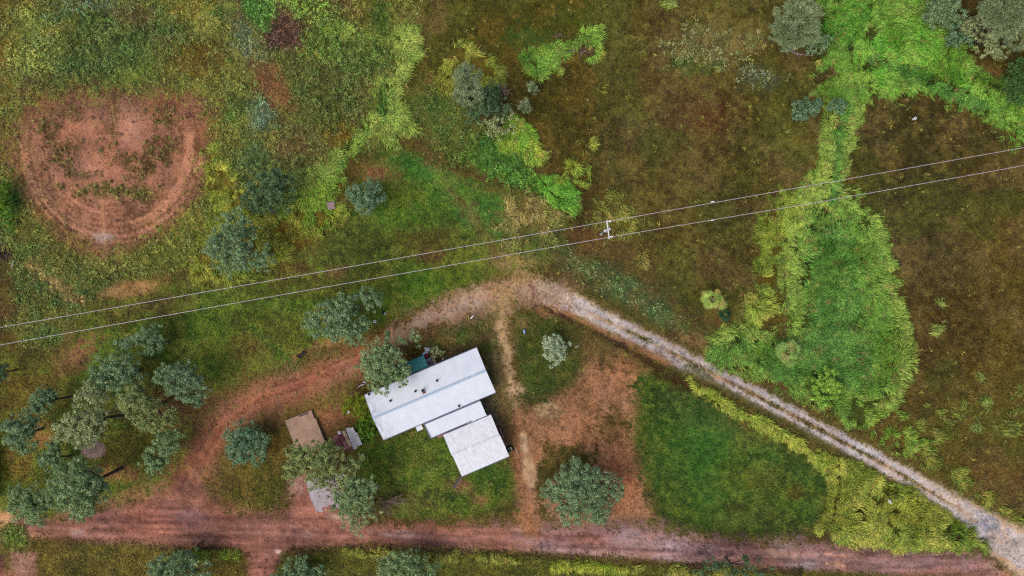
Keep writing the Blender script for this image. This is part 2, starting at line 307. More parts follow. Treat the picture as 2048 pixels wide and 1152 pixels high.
P([(-300, 1005), (20, 1015), (50, 1050), (90, 1075), (40, 1080), (-300, 1060)], [(172, 132, 92), (150, 110, 76)], 10, 8, b=.8, c=1)
P([(-60, 1070), (80, 1080), (330, 1094), (480, 1102), (492, 1120), (485, 1400), (60, 1400), (20, 1150), (-60, 1120)], [(96, 88, 32), (112, 98, 40)], 10, 9, b=0, c=0)
B(25, 1075, 30, 26, (92, 104, 36), 8, 6, b=0, c=0, weed=(.5, (108, 126, 48)))
P([(20, 1100), (66, 1110), (70, 1160), (20, 1200)], [(160, 118, 96), (136, 96, 80)], 8, 7, b=.8, c=1)
P([(-60, 1100), (14, 1110), (10, 1160), (-60, 1160)], (104, 66, 56), 8, 6, b=.7)
B(330, 1040, 130, 26, (140, 90, 78), 20, 10, a=.6)
B(150, 1060, 60, 14, (160, 110, 84), 10, 8, a=.7)
B(155, 1066, 14, 8, (176, 148, 138), 5, 4, a=.8)
B(370, 1032, 30, 8, (158, 118, 112), 8, 6, a=.7)
B(430, 1060, 60, 12, (156, 106, 82), 10, 8, a=.6)
B(220, 1000, 90, 12, (164, 120, 86), 8, 8, rot=-14, a=.7)
L([(330, 985), (420, 1012), (490, 1020)], 20, (164, 112, 82), 10, 8, a=.6)
L([(600, 1060), (720, 1072), (900, 1080), (1030, 1085)], 26, (126, 86, 74), 14, 8, a=.5)
L([(740, 1058), (860, 1062), (1000, 1066)], 12, (154, 104, 82), 8, 6, a=.6)
P([(560, 1060), (500, 1200), (540, 1300), (580, 1110)], (120, 76, 66), 14, 8, a=.7)
P([(1000, 1050), (1320, 1050), (1420, 1080), (1650, 1088), (2000, 1104), (2400, 1100), (2400, 1240), (2000, 1158), (1400, 1130), (1050, 1104)], [(150, 112, 102), (138, 108, 104)], 16, 10, a=.85)
L([(1240, 1075), (1340, 1092), (1420, 1100)], [20, 34, 26], (164, 142, 138), 14, 8, a=.7)
L([(1080, 1095), (1250, 1108), (1380, 1122)], 10, (160, 134, 130), 6, 5, a=.7)
L([(1060, 1070), (1200, 1082)], 14, (146, 92, 78), 8, 6, a=.6)
B(1470, 1103, 70, 16, (112, 84, 80), 14, 8, a=.75)
B(1390, 1105, 36, 14, (122, 90, 84), 10, 8, a=.7)
B(1560, 1098, 26, 12, (158, 140, 124), 10, 8, a=.7)
B(1600, 1110, 50, 10, (168, 132, 112), 8, 6, a=.7)
B(1610, 1130, 30, 10, (158, 146, 146), 8, 6, a=.8)
B(1690, 1110, 80, 10, (120, 92, 88), 8, 6, a=.6)
L([(1650, 1108), (1690, 1113)], 5, (206, 152, 118), 2, 2, a=.95)
L([(1653, 1126), (1685, 1130)], 6, (206, 156, 122), 2, 2, a=.95)
B(1800, 1130, 60, 8, (160, 130, 124), 6, 6, a=.6)
B(2000, 1137, 40, 16, [(176, 128, 104), (150, 118, 108)], 8, 6, a=.7)
for x in range(6):
    L([(1978 + x * 9, 1127 - x), (1984 + x * 9, 1136)], 3.4, (214, 178, 142), 2, 2, a=.8)
L([(790, 1062), (830, 1068), (815, 1073), (760, 1070)], 5, (170, 142, 134), 3, 3, a=.8)
B(617, 1068, 8, 6, (164, 128, 120), 4, 3, a=.8)
B(556, 1104, 7, 4, (196, 158, 148), 2, 2, a=.95)
L([(525, 1109), (550, 1108)], 2.2, (186, 140, 130), 1.5, 1, a=.8)
B(680, 1035, 24, 6, (178, 152, 138), 4, 4, rot=15, a=.85)
for o_, cc, al in ((0, (108, 74, 64), .55), (9, (164, 120, 104), .4), (22, (106, 72, 62), .5), (30, (160, 116, 100), .35)):
    L([(40, 1050 + o_ * .6), (240, 1040 + o_), (480, 1056 + o_), (720, 1066 + o_), (1000, 1066 + o_), (1300, 1078 + o_), (1640, 1102 + o_), (2000, 1118 + o_)], 4.5, cc, 3, 3, a=al)
for o_, cc, al in ((-11, (112, 72, 56), .6), (-5, (172, 124, 94), .4), (9, (112, 72, 56), .6), (15, (170, 122, 92), .4)):
    L([(900, 616 + o_), (810, 660 + o_), (720, 716 + o_), (610, 764 + o_), (510, 798 + o_), (440 + o_ * .7, 850 + o_ * .6), (405 + o_, 910), (372 + o_, 985)], 4.5, cc, 3, 3, a=al)
for o_ in (-9, 9):
    L([(1195, 690), (1180 + o_, 760), (1150 + o_, 800), (1080, 830 + o_), (1045 + o_, 880), (1050 + o_, 1000), (1075 + o_, 1060)], 4.5, (128, 88, 62), 3, 4, a=.5)
# concrete hard-standing beside the shed (old worn slab lying flush in the earth)
P([(575, 955), (610, 950), (612, 985), (578, 990)], (166, 128, 112), 6, 5, a=.8, b=.8)
# grass strip south of the road
P([(570, 1104), (720, 1094), (900, 1100), (1040, 1108), (1200, 1119), (1400, 1134), (1600, 1143), (2048, 1170), (2048, 1500), (548, 1500), (552, 1140)], [(82, 86, 30), (96, 92, 34)], 5, 5, b=0, c=0)
L([(580, 1105), (720, 1096), (900, 1101), (1040, 1109), (1200, 1120), (1400, 1135), (1600, 1144)], 12, [(92, 68, 48), (78, 70, 32)], 5, 4, a=.9, dep=-.15)
L([(330, 1095), (440, 1100), (492, 1108)], 8, [(84, 62, 44), (140, 104, 62)], 4, 4, a=.8, dep=-.1)
# ------------------------------------------------------------------ gravel lane
lane = [(2070, 1118), (1990, 1068), (1900, 1008), (1800, 947), (1700, 892), (1600, 838), (1500, 785), (1400, 735), (1300, 684), (1200, 635), (1120, 594), (1060, 576)]
L(lane, [120, 96, 70, 58, 54, 54, 54, 56, 60, 64, 64, 56], [(104, 92, 48), (84, 80, 38)], 8, 5, b=.2, tall=(0, 0), weed=(0, 0))
L(lane, [104, 74, 48, 38, 34, 34, 34, 36, 38, 44, 50, 44], [(176, 152, 126), (154, 126, 98)], 5, 4, b=.9, c=2)
def off(pts, o):
    r = []
    for i, p in enumerate(pts):
        a = pts[max(i - 1, 0)]; b = pts[min(i + 1, len(pts) - 1)]; dx, dy = b[0] - a[0], b[1] - a[1]; l = math.hypot(dx, dy)
        r.append((p[0] - dy / l * o, p[1] + dx / l * o))
    return r
GRAV = [(186, 177, 171), (166, 155, 149)]
L(off(lane, 9), [50, 34, 20, 14, 13, 12, 12, 12, 12, 15, 22, 18], GRAV, 4, 3, a=.95)
L(off(lane, -9), [50, 34, 20, 14, 13, 12, 12, 12, 12, 15, 22, 18], GRAV, 4, 3, a=.95)
L([(1900, 1008), (1800, 947), (1700, 892), (1600, 838), (1500, 785), (1450, 760)], [4, 5, 6, 7, 8, 5], [(96, 86, 42), (120, 98, 58)], 2.5, 3, b=.15)
L([(1430, 749), (1340, 704)], 4, (120, 100, 62), 3, 4, a=.8, b=.3)
B(1262, 666, 8, 3, (84, 92, 36), 3, 2, rot=28, b=0); B(1220, 643, 6, 2.5, (96, 100, 52), 2, 2, rot=28, b=.2); B(1285, 675, 12, 3.5, (92, 92, 40), 3, 3, rot=28, b=.1)
B(1110, 598, 46, 26, [(172, 156, 156), (156, 134, 130)], 10, 8, rot=20, a=.9)
L([(1130, 592), (1062, 582), (1000, 588), (930, 604), (860, 634), (800, 664)], [46, 58, 54, 46, 40, 26], [(178, 152, 124), (154, 122, 94)], 16, 11, a=.9, b=.8)
L([(1062, 578), (980, 590), (900, 616), (840, 646)], [14, 12, 10, 8], [(174, 146, 130), (148, 108, 84)], 8, 7, a=.7)
B(1050, 553, 44, 8, [(168, 140, 92), (134, 112, 66)], 10, 9, rot=6, a=.8, b=.5)
L([(1060, 566), (1068, 590), (1066, 606)], 6, (126, 84, 72), 4, 4, a=.7)
L([(1085, 618), (1140, 630), (1230, 674), (1330, 724)], [20, 16, 14, 10], [(160, 112, 78), (146, 104, 68)], 6, 5, a=.8, b=.7)
L([(1076, 610), (1125, 632), (1200, 668), (1270, 706), (1340, 748), (1400, 790)], [4, 6, 8, 9, 12, 8], (72, 52, 32), 4, 3, a=.85, b=.2, dep=-.22)
L([(1380, 735), (1480, 795), (1600, 860), (1720, 930)], 14, [(78, 82, 36), (90, 84, 40)], 6, 5, a=.8)
B(1340, 760, 30, 10, (78, 56, 28), 8, 5, rot=30, a=.8)
B(1990, 1062, 34, 20, [(150, 146, 150), (184, 158, 138)], 5, 5, rot=32, a=.8)
L([(1950, 1040), (1880, 990)], 8, (186, 156, 128), 5, 5, a=.8)
# pale foot track beside the house
L([(1010, 598), (1000, 640), (1008, 690), (1020, 740), (1022, 790), (1030, 815)], [46, 40, 26, 22, 18, 14], [(178, 148, 108), (128, 108, 66)], 12, 10, b=.55, c=5)
L([(1002, 650), (1015, 710), (1024, 780)], [12, 12, 8], (186, 154, 114), 5, 5, b=.9, a=.9)
B(1025, 780, 16, 6, (186, 156, 120), 4, 4, b=.9)
L([(988, 690), (996, 740), (1008, 790)], 8, [(160, 134, 92), (110, 92, 52)], 6, 6, b=.5, a=.8)
L([(1038, 830), (1042, 900), (1050, 1000), (1060, 1060)], [30, 34, 36, 40], [(156, 110, 78), (144, 102, 68)], 8, 7, b=.8, a=.8)
L([(1046, 872), (1050, 900)], 13, (188, 156, 120), 2.5, 2.5, b=1)
L([(1054, 918), (1058, 945), (1062, 968)], [20, 24, 14], (184, 150, 114), 3, 3, b=1)
# ------------------------------------------------------------------ tall lodged grass
G1 = [(98, 140, 50), (118, 152, 60)]; GD = [(82, 126, 50), (100, 140, 58)]; GY1 = [(146, 168, 74), (122, 150, 62)]; YE = [(158, 154, 70), (138, 140, 58)]
SOIL = (58, 66, 24)
strip = [(1662, 205), (1690, 196), (1714, 206), (1694, 300), (1678, 375), (1712, 410), (1745, 440), (1772, 510), (1790, 590), (1808, 650), (1818, 730), (1795, 800), (1750, 850), (1690, 840), (1620, 790), (1560, 755), (1470, 725), (1425, 700), (1440, 660), (1500, 655), (1560, 690), (1580, 640), (1560, 560), (1552, 480), (1580, 420), (1610, 370), (1645, 330), (1652, 260)]
P(strip, SOIL, 5, 7, b=.9, tall=(1, GY1), weed=(0, 0))
P([(1628, 420), (1705, 410), (1752, 500), (1776, 640), (1784, 750), (1730, 830), (1600, 770), (1450, 710), (1470, 680), (1580, 700), (1600, 620), (1600, 500)], None, 20, 10, tall=(1, G1))
P([(1640, 440), (1690, 440), (1710, 560), (1730, 680), (1720, 780), (1600, 760), (1500, 710), (1590, 690), (1620, 600)], None, 18, 10, tall=(1, GD))
P([(1432, 690), (1500, 690), (1570, 715), (1640, 760), (1720, 810), (1740, 850), (1690, 838), (1600, 780), (1500, 730), (1430, 708)], None, 10, 8, grow=0, tall=(1, [(82, 124, 48), (104, 140, 54)]))
L([(1690, 200), (1672, 300), (1660, 400)], 18, None, 8, 5, tall=(1, GD))
for x, y, rx, ry in ((1545, 470, 20, 40), (1535, 560, 16, 50), (1580, 420, 26, 26), (1520, 625, 26, 22)):
    B(x, y, rx, ry, (96, 84, 26), 12, 10, tall=(.8, [(156, 170, 66), (130, 150, 56)]))
B(1495, 592, 16, 8, None, 5, 4, rot=35, tall=(.9, YE)); B(1530, 630, 14, 8, None, 5, 4, rot=35, tall=(.8, YE))
P([(1650, -250), (1880, -250), (1900, 70), (1930, 120), (1990, 160), (2060, 200), (2320, 300), (2320, 380), (2120, 320), (2048, 278), (1985, 250), (1940, 218), (1880, 185), (1800, 178), (1730, 192), (1680, 200), (1640, 180), (1690, 150), (1655, 125), (1620, 150), (1650, 110), (1665, 100), (1640, 60)], SOIL, 6, 7, b=.9, tall=(1, G1), weed=(0, 0))
P([(1700, 60), (1850, 60), (1930, 150), (2060, 230), (2048, 270), (1930, 200), (1820, 150), (1740, 180), (1700, 120)], None, 20, 16, tall=(1, [(130, 168, 64), (92, 150, 46)]))
B(1690, 40, 50, 40, None, 20, 14, tall=(1, [(74, 128, 36), (92, 140, 44)]))
L([(1740, 120), (1840, 160), (1960, 210)], 20, None, 10, 10, tall=(1, GD))
P([(1620, 150), (1655, 128), (1670, 150), (1640, 175)], (70, 64, 28), 5, 5, tall=(0, 0), b=.2)
# creek strip in the middle
P([(776, 72), (800, 60), (836, 58), (838, 110), (815, 140), (800, 165), (800, 205), (820, 240), (848, 262), (830, 275), (795, 262), (800, 292), (775, 300), (750, 262), (725, 285), (690, 315), (680, 345), (660, 370), (625, 405), (560, 440), (535, 430), (570, 390), (600, 372), (560, 360), (540, 340), (590, 345), (640, 335), (690, 290), (720, 250), (752, 232), (752, 170), (790, 150), (800, 110)], SOIL, 4, 5, b=.9, grow=0, tall=(1, [(154, 168, 78), (128, 152, 64)]), weed=(0, 0))
L([(770, 180), (765, 230)], 16, None, 6, 5, tall=(1, GD)); L([(730, 262), (690, 315), (650, 380)], 14, None, 6, 5, tall=(1, [(96, 144, 54), (124, 150, 58)]))
P([(590, -60), (640, -60), (660, 20), (740, 60), (742, 78), (690, 70), (640, 60), (600, 40), (560, 0)], (84, 90, 38), 10, 8, weed=(1, [(126, 154, 62), (152, 164, 76)]))
B(700, 68, 42, 10, None, 5, 4, rot=8, tall=(.9, [(146, 160, 70), (124, 148, 60)]))
P([(640, 30), (780, 90), (800, 120), (760, 150), (680, 150), (620, 120), (615, 70)], [(78, 92, 38), (92, 104, 46)], 16, 12, weed=(.85, [(94, 122, 52), (116, 134, 60)]))
P([(560, 110), (700, 140), (745, 200), (735, 240), (650, 260), (600, 215)], [(78, 84, 34), (92, 92, 44)], 16, 12, weed=(.8, [(90, 108, 50), (106, 112, 54)]))
# yellow grass west of the trees
P([(425, 300), (450, 330), (470, 380), (560, 440), (600, 425), (625, 410), (680, 415), (690, 430), (640, 465), (580, 505), (555, 515), (470, 555), (400, 555), (390, 530), (420, 470), (440, 400), (425, 340)], [(96, 92, 32), (112, 100, 36)], 8, 8, b=.4, tall=(.85, [(172, 170, 68), (136, 150, 54)]), weed=(0, 0))
B(590, 475, 40, 22, (112, 92, 34), 12, 10, tall=(.3, (118, 116, 38)))
B(640, 430, 34, 26, None, 10, 8, tall=(.7, [(112, 142, 44), (98, 130, 42)]))
B(640, 385, 40, 22, None, 10, 8, rot=-40, tall=(1, [(146, 174, 62), (118, 154, 52)]))
B(470, 535, 50, 14, None, 6, 5, tall=(.7, [(98, 130, 44), (130, 140, 52)]))
B(405, 510, 12, 40, None, 8, 6, tall=(.6, [(150, 148, 58), (120, 134, 50)]))
B(330, 510, 50, 24, (98, 104, 42), 12, 8, weed=(.6, [(116, 126, 52), (136, 136, 60)]))
# tufts of the middle field
P([(885, 140), (900, 110), (930, 98), (960, 115), (990, 125), (1002, 150), (995, 172), (965, 165), (935, 150), (900, 170)], (88, 80, 28), 5, 6, b=.6, tall=(.9, [(156, 158, 64), (132, 142, 54)]))
B(895, 165, 20, 14, None, 8, 8, tall=(.5, (140, 140, 54)))
P([(1043, 118), (1060, 104), (1100, 100), (1140, 90), (1160, 75), (1178, 55), (1196, 54), (1198, 100), (1184, 114), (1150, 104), (1110, 125), (1085, 146), (1062, 140)], (70, 72, 28), 4, 5, b=.7, tall=(1, [(132, 164, 62), (108, 148, 54)]))
B(1160, 100, 22, 10, (84, 64, 44), 6, 5, tall=(.2, (120, 120, 50)))
B(1120, 138, 6, 7, None, 3, 2, tall=(.9, (134, 152, 58))); B(1203, 112, 6, 8, None, 3, 3, tall=(.7, (140, 140, 50)))
B(1206, 172, 9, 11, None, 4, 3, tall=(.6, (146, 136, 52))); B(1184, 285, 5, 8, None, 3, 2, tall=(.8, (146, 150, 56)))
B(1050, 78, 44, 24, [(66, 92, 32), (80, 86, 30)], 14, 10)
B(1150, 30, 60, 24, (72, 84, 22), 20, 14, a=.7)
P([(1000, 300), (1020, 240), (1050, 255), (1070, 280), (1084, 305), (1074, 325), (1056, 320), (1040, 300)], SOIL, 4, 5, b=.8, tall=(1, [(150, 168, 60), (116, 156, 50)]), weed=(0, 0))
P([(870, 260), (920, 240), (990, 280), (1050, 320), (1070, 345), (1110, 365), (1145, 395), (1142, 418), (1100, 405), (1040, 375), (960, 350), (900, 310)], [(58, 92, 30), (76, 108, 40)], 8, 8, b=.5, weed=(1, [(82, 126, 48), (108, 146, 54)]))
P([(1080, 365), (1120, 362), (1145, 385), (1144, 418), (1110, 405)], SOIL, 4, 4, b=.8, tall=(1, [(118, 166, 56), (96, 150, 48)]), weed=(0, 0))
P([(1000, 255), (960, 270), (930, 300), (960, 335), (1030, 345), (1060, 340), (1050, 310), (1020, 300)], None, 8, 8, weed=(1, [(82, 124, 50), (70, 110, 44)]))
for x, y, r in ((1150, 345, 16), (1175, 340, 10), (1140, 350, 9), (1165, 360, 8), (1120, 368, 10), (1172, 320, 6)):
    B(x, y, r, r * 1.2, None, 5, 5, tall=(.8, [(142, 152, 54), (120, 146, 48)]))
P([(860, 290), (900, 225), (960, 250), (950, 290), (900, 330)], [(76, 92, 34), (98, 102, 44)], 12, 10, weed=(.5, [(104, 116, 50), (90, 116, 50)]))
P([(1320, 95), (1370, 60), (1420, 48), (1480, 62), (1530, 48), (1532, 75), (1500, 110), (1450, 140), (1400, 145), (1350, 125)], [(100, 92, 48), (116, 104, 58)], 12, 10, weed=(.8, [(136, 132, 84), (112, 118, 68)]))
B(1390, 135, 40, 14, (84, 92, 40), 8, 8, weed=(.6, (96, 116, 58)))
B(1515, 155, 34, 20, (92, 96, 62), 12, 10, weed=(.35, (112, 124, 92)))
B(1230, 440, 34, 24, None, 12, 12, tall=(.35, (144, 136, 62))); B(1240, 425, 12, 26, None, 6, 6, rot=-20, tall=(.5, (148, 146, 66)))
B(1300, 520, 18, 14, None, 6, 6, tall=(.3, (144, 132, 70)))
# banks and verge strips
L([(1385, 765), (1430, 800), (1500, 838), (1580, 880), (1660, 930), (1710, 950)], [6, 11, 16, 18, 20, 24], (66, 70, 22), 4, 4, b=.8, tall=(1, [(170, 176, 70), (140, 156, 56)]))
L([(1666, 940), (1668, 985), (1660, 1030), (1640, 1056)], [16, 14, 16, 18], (66, 66, 24), 3, 3, b=.8, tall=(1, [(158, 158, 64), (134, 144, 54)]))
P([(1680, 925), (1720, 930), (1770, 965), (1850, 1000), (1930, 1060), (1966, 1092), (1900, 1098), (1745, 1093), (1668, 1080), (1674, 1010)], (60, 62, 20), 4, 5, b=.9, grow=1, tall=(1, [(164, 166, 72), (130, 146, 56)]), c=0, weed=(0, 0))
P([(1740, 990), (1810, 985), (1860, 1040), (1780, 1060), (1730, 1030)], None, 14, 12, tall=(.85, [(138, 142, 50), (110, 130, 46)]))
B(1910, 1070, 40, 16, None, 10, 8, rot=30, tall=(.9, [(84, 112, 34), (110, 134, 42)]))
L([(1675, 945), (1680, 985), (1668, 1050)], 4, (58, 48, 20), 2, 2, tall=(0, 0), dep=-.2)
L([(640, 1108), (720, 1104), (790, 1106)], 9, None, 3, 3, tall=(.8, YE)); L([(860, 1110), (960, 1112), (1040, 1118)], 10, None, 3, 3, tall=(.8, YE))
L([(1110, 1128), (1170, 1130), (1250, 1136)], [14, 16, 12], None, 3, 3, tall=(1, [(158, 166, 52), (134, 154, 44)]))
B(1275, 1138, 12, 6, None, 3, 3, tall=(.9, YE)); B(1350, 1142, 18, 7, None, 3, 3, tall=(.9, YE)); B(1440, 1150, 40, 6, None, 4, 4, tall=(.8, YE))
L([(330, 1112), (400, 1108), (488, 1112)], [6, 8, 10], None, 3, 3, tall=(.8, [(130, 146, 46), (112, 132, 42)]))
for i in range(20):
    x = 1820 + rng.random() * 230; y = 770 + rng.random() * 130 + (x < 1900) * 20
    B(x, y, 6 + rng.random() * 10, 5 + rng.random() * 6, (104, 96, 40), 7, 7, a=.7, tall=(.55, [(132, 132, 58), (112, 116, 46)]))
L([(1760, 850), (1840, 905), (1920, 960), (2040, 1040)], [14, 16, 14, 12], None, 8, 10, tall=(.55, [(146, 144, 60), (110, 124, 44)]))
P([(1690, 800), (1790, 820), (1840, 890), (1800, 900), (1720, 850)], None, 10, 10, tall=(.7, [(104, 142, 48), (130, 150, 58)]))
for x, y, r in ((1972, 797, 8), (1968, 820, 6), (1950, 850, 7), (1880, 600, 5), (1865, 660, 5), (1955, 750, 6), (1567, 272, 5), (1335, 8, 8)):
    B(x, y, r, r, None, 4, 4, tall=(.7, [(140, 148, 74), (110, 130, 60)]))
L([(1600, 130), (1640, 120)], 8, None, 4, 4, tall=(.6, YE))
# ------------------------------------------------------------------ tone variation of the soils and short grasses
rd = (cls == 1)[..., None]; _s = fbm(GX * .10, GY, 7, 4, 171) - .5
ground *= np.where(rd & (GY > 990)[..., None], (1 + _s * 1.1)[..., None], 1)
var = (N1 - .5) * .4 + (N2 - .5) * .5 + (ND - .5) * 1.2 + (NF - .5) * .4
ground *= np.clip(1 + var, .5, 1.6)[..., None]
tintn = (fbm(GX, GY, 60, 4, 50) - .5)[..., None]
ground *= 1 + tintn * np.array([.22, .06, -.25])
ground = np.clip(ground, .004, .8)
# ================================================================== materials
def new_mat(name):
    m = bpy.data.materials.new(name); m.use_nodes = True
    return m, m.node_tree, m.node_tree.nodes['Principled BSDF']
def nd(t, kind, **kw):
    n = t.nodes.new(kind)
    for k, v in kw.items(): setattr(n, k, v)
    return n
def mat_attr(name, rough=.7, spec=.2, trans=0.0, noise=None):
    m, t, p = new_mat(name)
    a = nd(t, 'ShaderNodeAttribute', attribute_name='col'); p.inputs['Roughness'].default_value = rough
    p.inputs['Specular IOR Level'].default_value = spec
    out = a.outputs['Color']
    if noise:
        tc = nd(t, 'ShaderNodeTexCoord'); n = nd(t, 'ShaderNodeTexNoise'); n.inputs['Scale'].default_value = noise[0]; n.inputs['Detail'].default_value = 5; n.inputs['Roughness'].default_value = .7
        t.links.new(tc.outputs['Object'], n.inputs['Vector'])
        mr = nd(t, 'ShaderNodeMapRange'); mr.inputs[1].default_value = .36; mr.inputs[2].default_value = .64; mr.inputs[3].default_value = 1 - noise[1]; mr.inputs[4].default_value = 1 + noise[1]
        t.links.new(n.outputs['Fac'], mr.inputs['Value'])
        mx = nd(t, 'ShaderNodeVectorMath', operation='SCALE'); t.links.new(out, mx.inputs[0]); t.links.new(mr.outputs[0], mx.inputs['Scale']); out = mx.outputs[0]
        bp = nd(t, 'ShaderNodeBump'); bp.inputs['Strength'].default_value = .6; bp.inputs['Distance'].default_value = .06
        t.links.new(n.outputs['Fac'], bp.inputs['Height']); t.links.new(bp.outputs['Normal'], p.inputs['Normal'])
    t.links.new(out, p.inputs['Base Color'])
    if trans:
        tr = nd(t, 'ShaderNodeBsdfTranslucent'); t.links.new(out, tr.inputs['Color'])
        mix = nd(t, 'ShaderNodeMixShader'); mix.inputs[0].default_value = trans
        t.links.new(p.outputs[0], mix.inputs[1]); t.links.new(tr.outputs[0], mix.inputs[2])
        t.links.new(mix.outputs[0], t.nodes['Material Output'].inputs['Surface'])
    return m
def mat_plain(name, c, rough=.6, metal=0.0, noise=(8, .25), bump=.15, c2=None, spec=.4, stretch=None):
    m, t, p = new_mat(name); p.inputs['Roughness'].default_value = rough; p.inputs['Metallic'].default_value = metal; p.inputs['Specular IOR Level'].default_value = spec
    tc = nd(t, 'ShaderNodeTexCoord'); n = nd(t, 'ShaderNodeTexNoise'); n.inputs['Scale'].default_value = noise[0]; n.inputs['Detail'].default_value = 6; n.inputs['Roughness'].default_value = .65
    src = tc.outputs['Object']
    if stretch:
        mp = nd(t, 'ShaderNodeMapping'); mp.inputs['Scale'].default_value = stretch; t.links.new(src, mp.inputs['Vector']); src = mp.outputs[0]
    t.links.new(src, n.inputs['Vector'])
    cr = nd(t, 'ShaderNodeValToRGB'); a = lin(c); b = lin(c2) if c2 is not None else a * (1 - noise[1])
    cr.color_ramp.elements[0].position = .35; cr.color_ramp.elements[1].position = .65
    cr.color_ramp.elements[0].color = (*b, 1); cr.color_ramp.elements[1].color = (*a, 1)
    t.links.new(n.outputs['Fac'], cr.inputs[0]); t.links.new(cr.outputs[0], p.inputs['Base Color'])
    if bump:
        bp = nd(t, 'ShaderNodeBump'); bp.inputs['Strength'].default_value = bump; bp.inputs['Distance'].default_value = .03
        t.links.new(n.outputs['Fac'], bp.inputs['Height']); t.links.new(bp.outputs['Normal'], p.inputs['Normal'])
    return m
M_ground = mat_attr('soil_and_turf', .95, .1, 0, (9, .3))
M_gravel = mat_attr('gravel', .95, .1, 0, (16, .4))
M_grass = mat_attr('grass_blade', .6, .25, .25)
M_leaf = mat_attr('leaf', .55, .3, .15)
M_bark = mat_plain('bark', (92, 80, 70), .9, noise=(6, .5), bump=.5)
M_pale_bark = mat_plain('pale_bark', (150, 132, 122), .9, noise=(6, .5), bump=.4)
M_dead = mat_plain('dead_wood', (140, 116, 104), .9, noise=(9, .5), bump=.4)
M_char = mat_plain('charred_wood', (58, 48, 46), .9, noise=(9, .5), bump=.4)

# ================================================================== mesh helpers
def raw_mesh(name, verts, faces, mat, col=None, parent=None, loc=None, smooth=False):
    verts = np.asarray(verts, dtype=np.float32); me = bpy.data.meshes.new(name)
    nf, k = faces.shape
    me.vertices.add(len(verts)); me.vertices.foreach_set('co', verts.ravel())
    me.loops.add(nf * k); me.loops.foreach_set('vertex_index', faces.astype(np.int32).ravel())
    me.polygons.add(nf); me.polygons.foreach_set('loop_start', np.arange(0, nf * k, k, dtype=np.int32))
    try: me.polygons.foreach_set('loop_total', np.full(nf, k, dtype=np.int32))
    except Exception: pass
    if smooth: me.polygons.foreach_set('use_smooth', np.ones(nf, dtype=bool))
    if col is not None:
        a = me.color_attributes.new('col', 'FLOAT_COLOR', 'POINT')
        a.data.foreach_set('color', np.concatenate([col, np.ones((len(col), 1))], 1).astype(np.float32).ravel())
    me.update(calc_edges=True); me.materials.append(mat)
    o = bpy.data.objects.new(name, me); COL.objects.link(o)
    if parent is not None: o.parent = parent
    if loc is not None: o.location = loc
    return o
class MB:
    def __init__(s): s.v = []; s.f = []
    def add(s, vs, fs):
        n = len(s.v); s.v += [tuple(v) for v in vs]; s.f += [tuple(i + n for i in f) for f in fs]; return s
    def box(s, x0, x1, y0, y1, z0, z1):
        return s.add([(x, y, z) for z in (z0, z1) for y in (y0, y1) for x in (x0, x1)],
                     [(0, 2, 3, 1), (4, 5, 7, 6), (0, 1, 5, 4), (2, 6, 7, 3), (0, 4, 6, 2), (1, 3, 7, 5)])
    def slab(s, pts, z0, z1):      # pts: plan polygon, ccw or cw ; z can be lists per point (top)
        n = len(pts); zt = z1 if isinstance(z1, (list, tuple)) else [z1] * n; zb = z0 if isinstance(z0, (list, tuple)) else [z0] * n
        a = sum(pts[i][0] * pts[(i + 1) % n][1] - pts[(i + 1) % n][0] * pts[i][1] for i in range(n))
        if a < 0: pts = pts[::-1]; zt = zt[::-1]; zb = zb[::-1]
        return s.add([(p[0], p[1], z) for p, z in zip(pts, zb)] + [(p[0], p[1], z) for p, z in zip(pts, zt)],
                     [tuple(range(n))[::-1], tuple(range(n, 2 * n))] + [(i, (i + 1) % n, n + (i + 1) % n, n + i) for i in range(n)])
    def tube(s, pts, rad, n=8, cap=True):
        pts = [Vector(p) for p in pts]; rings = []
        for i, p in enumerate(pts):
            d = (pts[min(i + 1, len(pts) - 1)] - pts[max(i - 1, 0)]).normalized()
            u = d.cross(Vector((0, 0, 1)) if abs(d.z) < .9 else Vector((1, 0, 0))).normalized(); w = d.cross(u)
            r = rad[i] if isinstance(rad, (list, tuple)) else rad
            rings.append([p + (u * math.cos(2 * math.pi * k / n) + w * math.sin(2 * math.pi * k / n)) * r for k in range(n)])
        vs = [v for r_ in rings for v in r_]; fs = []
        for i in range(len(pts) - 1):
            for k in range(n): fs.append((i * n + k, i * n + (k + 1) % n, (i + 1) * n + (k + 1) % n, (i + 1) * n + k))
        if cap: fs += [tuple(range(n)), tuple((len(pts) - 1) * n + k for k in range(n))[::-1]]
        return s.add(vs, fs)
    def lathe(s, prof, n=16, c=(0, 0, 0)):   # prof: (r, z) list
        vs = []; fs = []
        for r, z in prof: vs += [(c[0] + r * math.cos(2 * math.pi * k / n), c[1] + r * math.sin(2 * math.pi * k / n), c[2] + z) for k in range(n)]
        for i in range(len(prof) - 1):
            for k in range(n): fs.append((i * n + k, i * n + (k + 1) % n, (i + 1) * n + (k + 1) % n, (i + 1) * n + k))
        if prof[0][0] > 0: fs.append(tuple(range(n))[::-1])
        if prof[-1][0] > 0: fs.append(tuple((len(prof) - 1) * n + k for k in range(n)))
        return s.add(vs, fs)
    def build(s, name, mat, parent=None, bevel=0, smooth=False):
        me = bpy.data.meshes.new(name); me.from_pydata(s.v, [], s.f); me.validate(); me.update()
        me.materials.append(mat)
        if smooth:
            for p in me.polygons: p.use_smooth = True
        o = bpy.data.objects.new(name, me); COL.objects.link(o)
        if parent is not None: o.parent = parent
        if bevel:
            b = o.modifiers.new('edge', 'BEVEL'); b.width = bevel; b.segments = 2; b.limit_method = 'ANGLE'
        return o
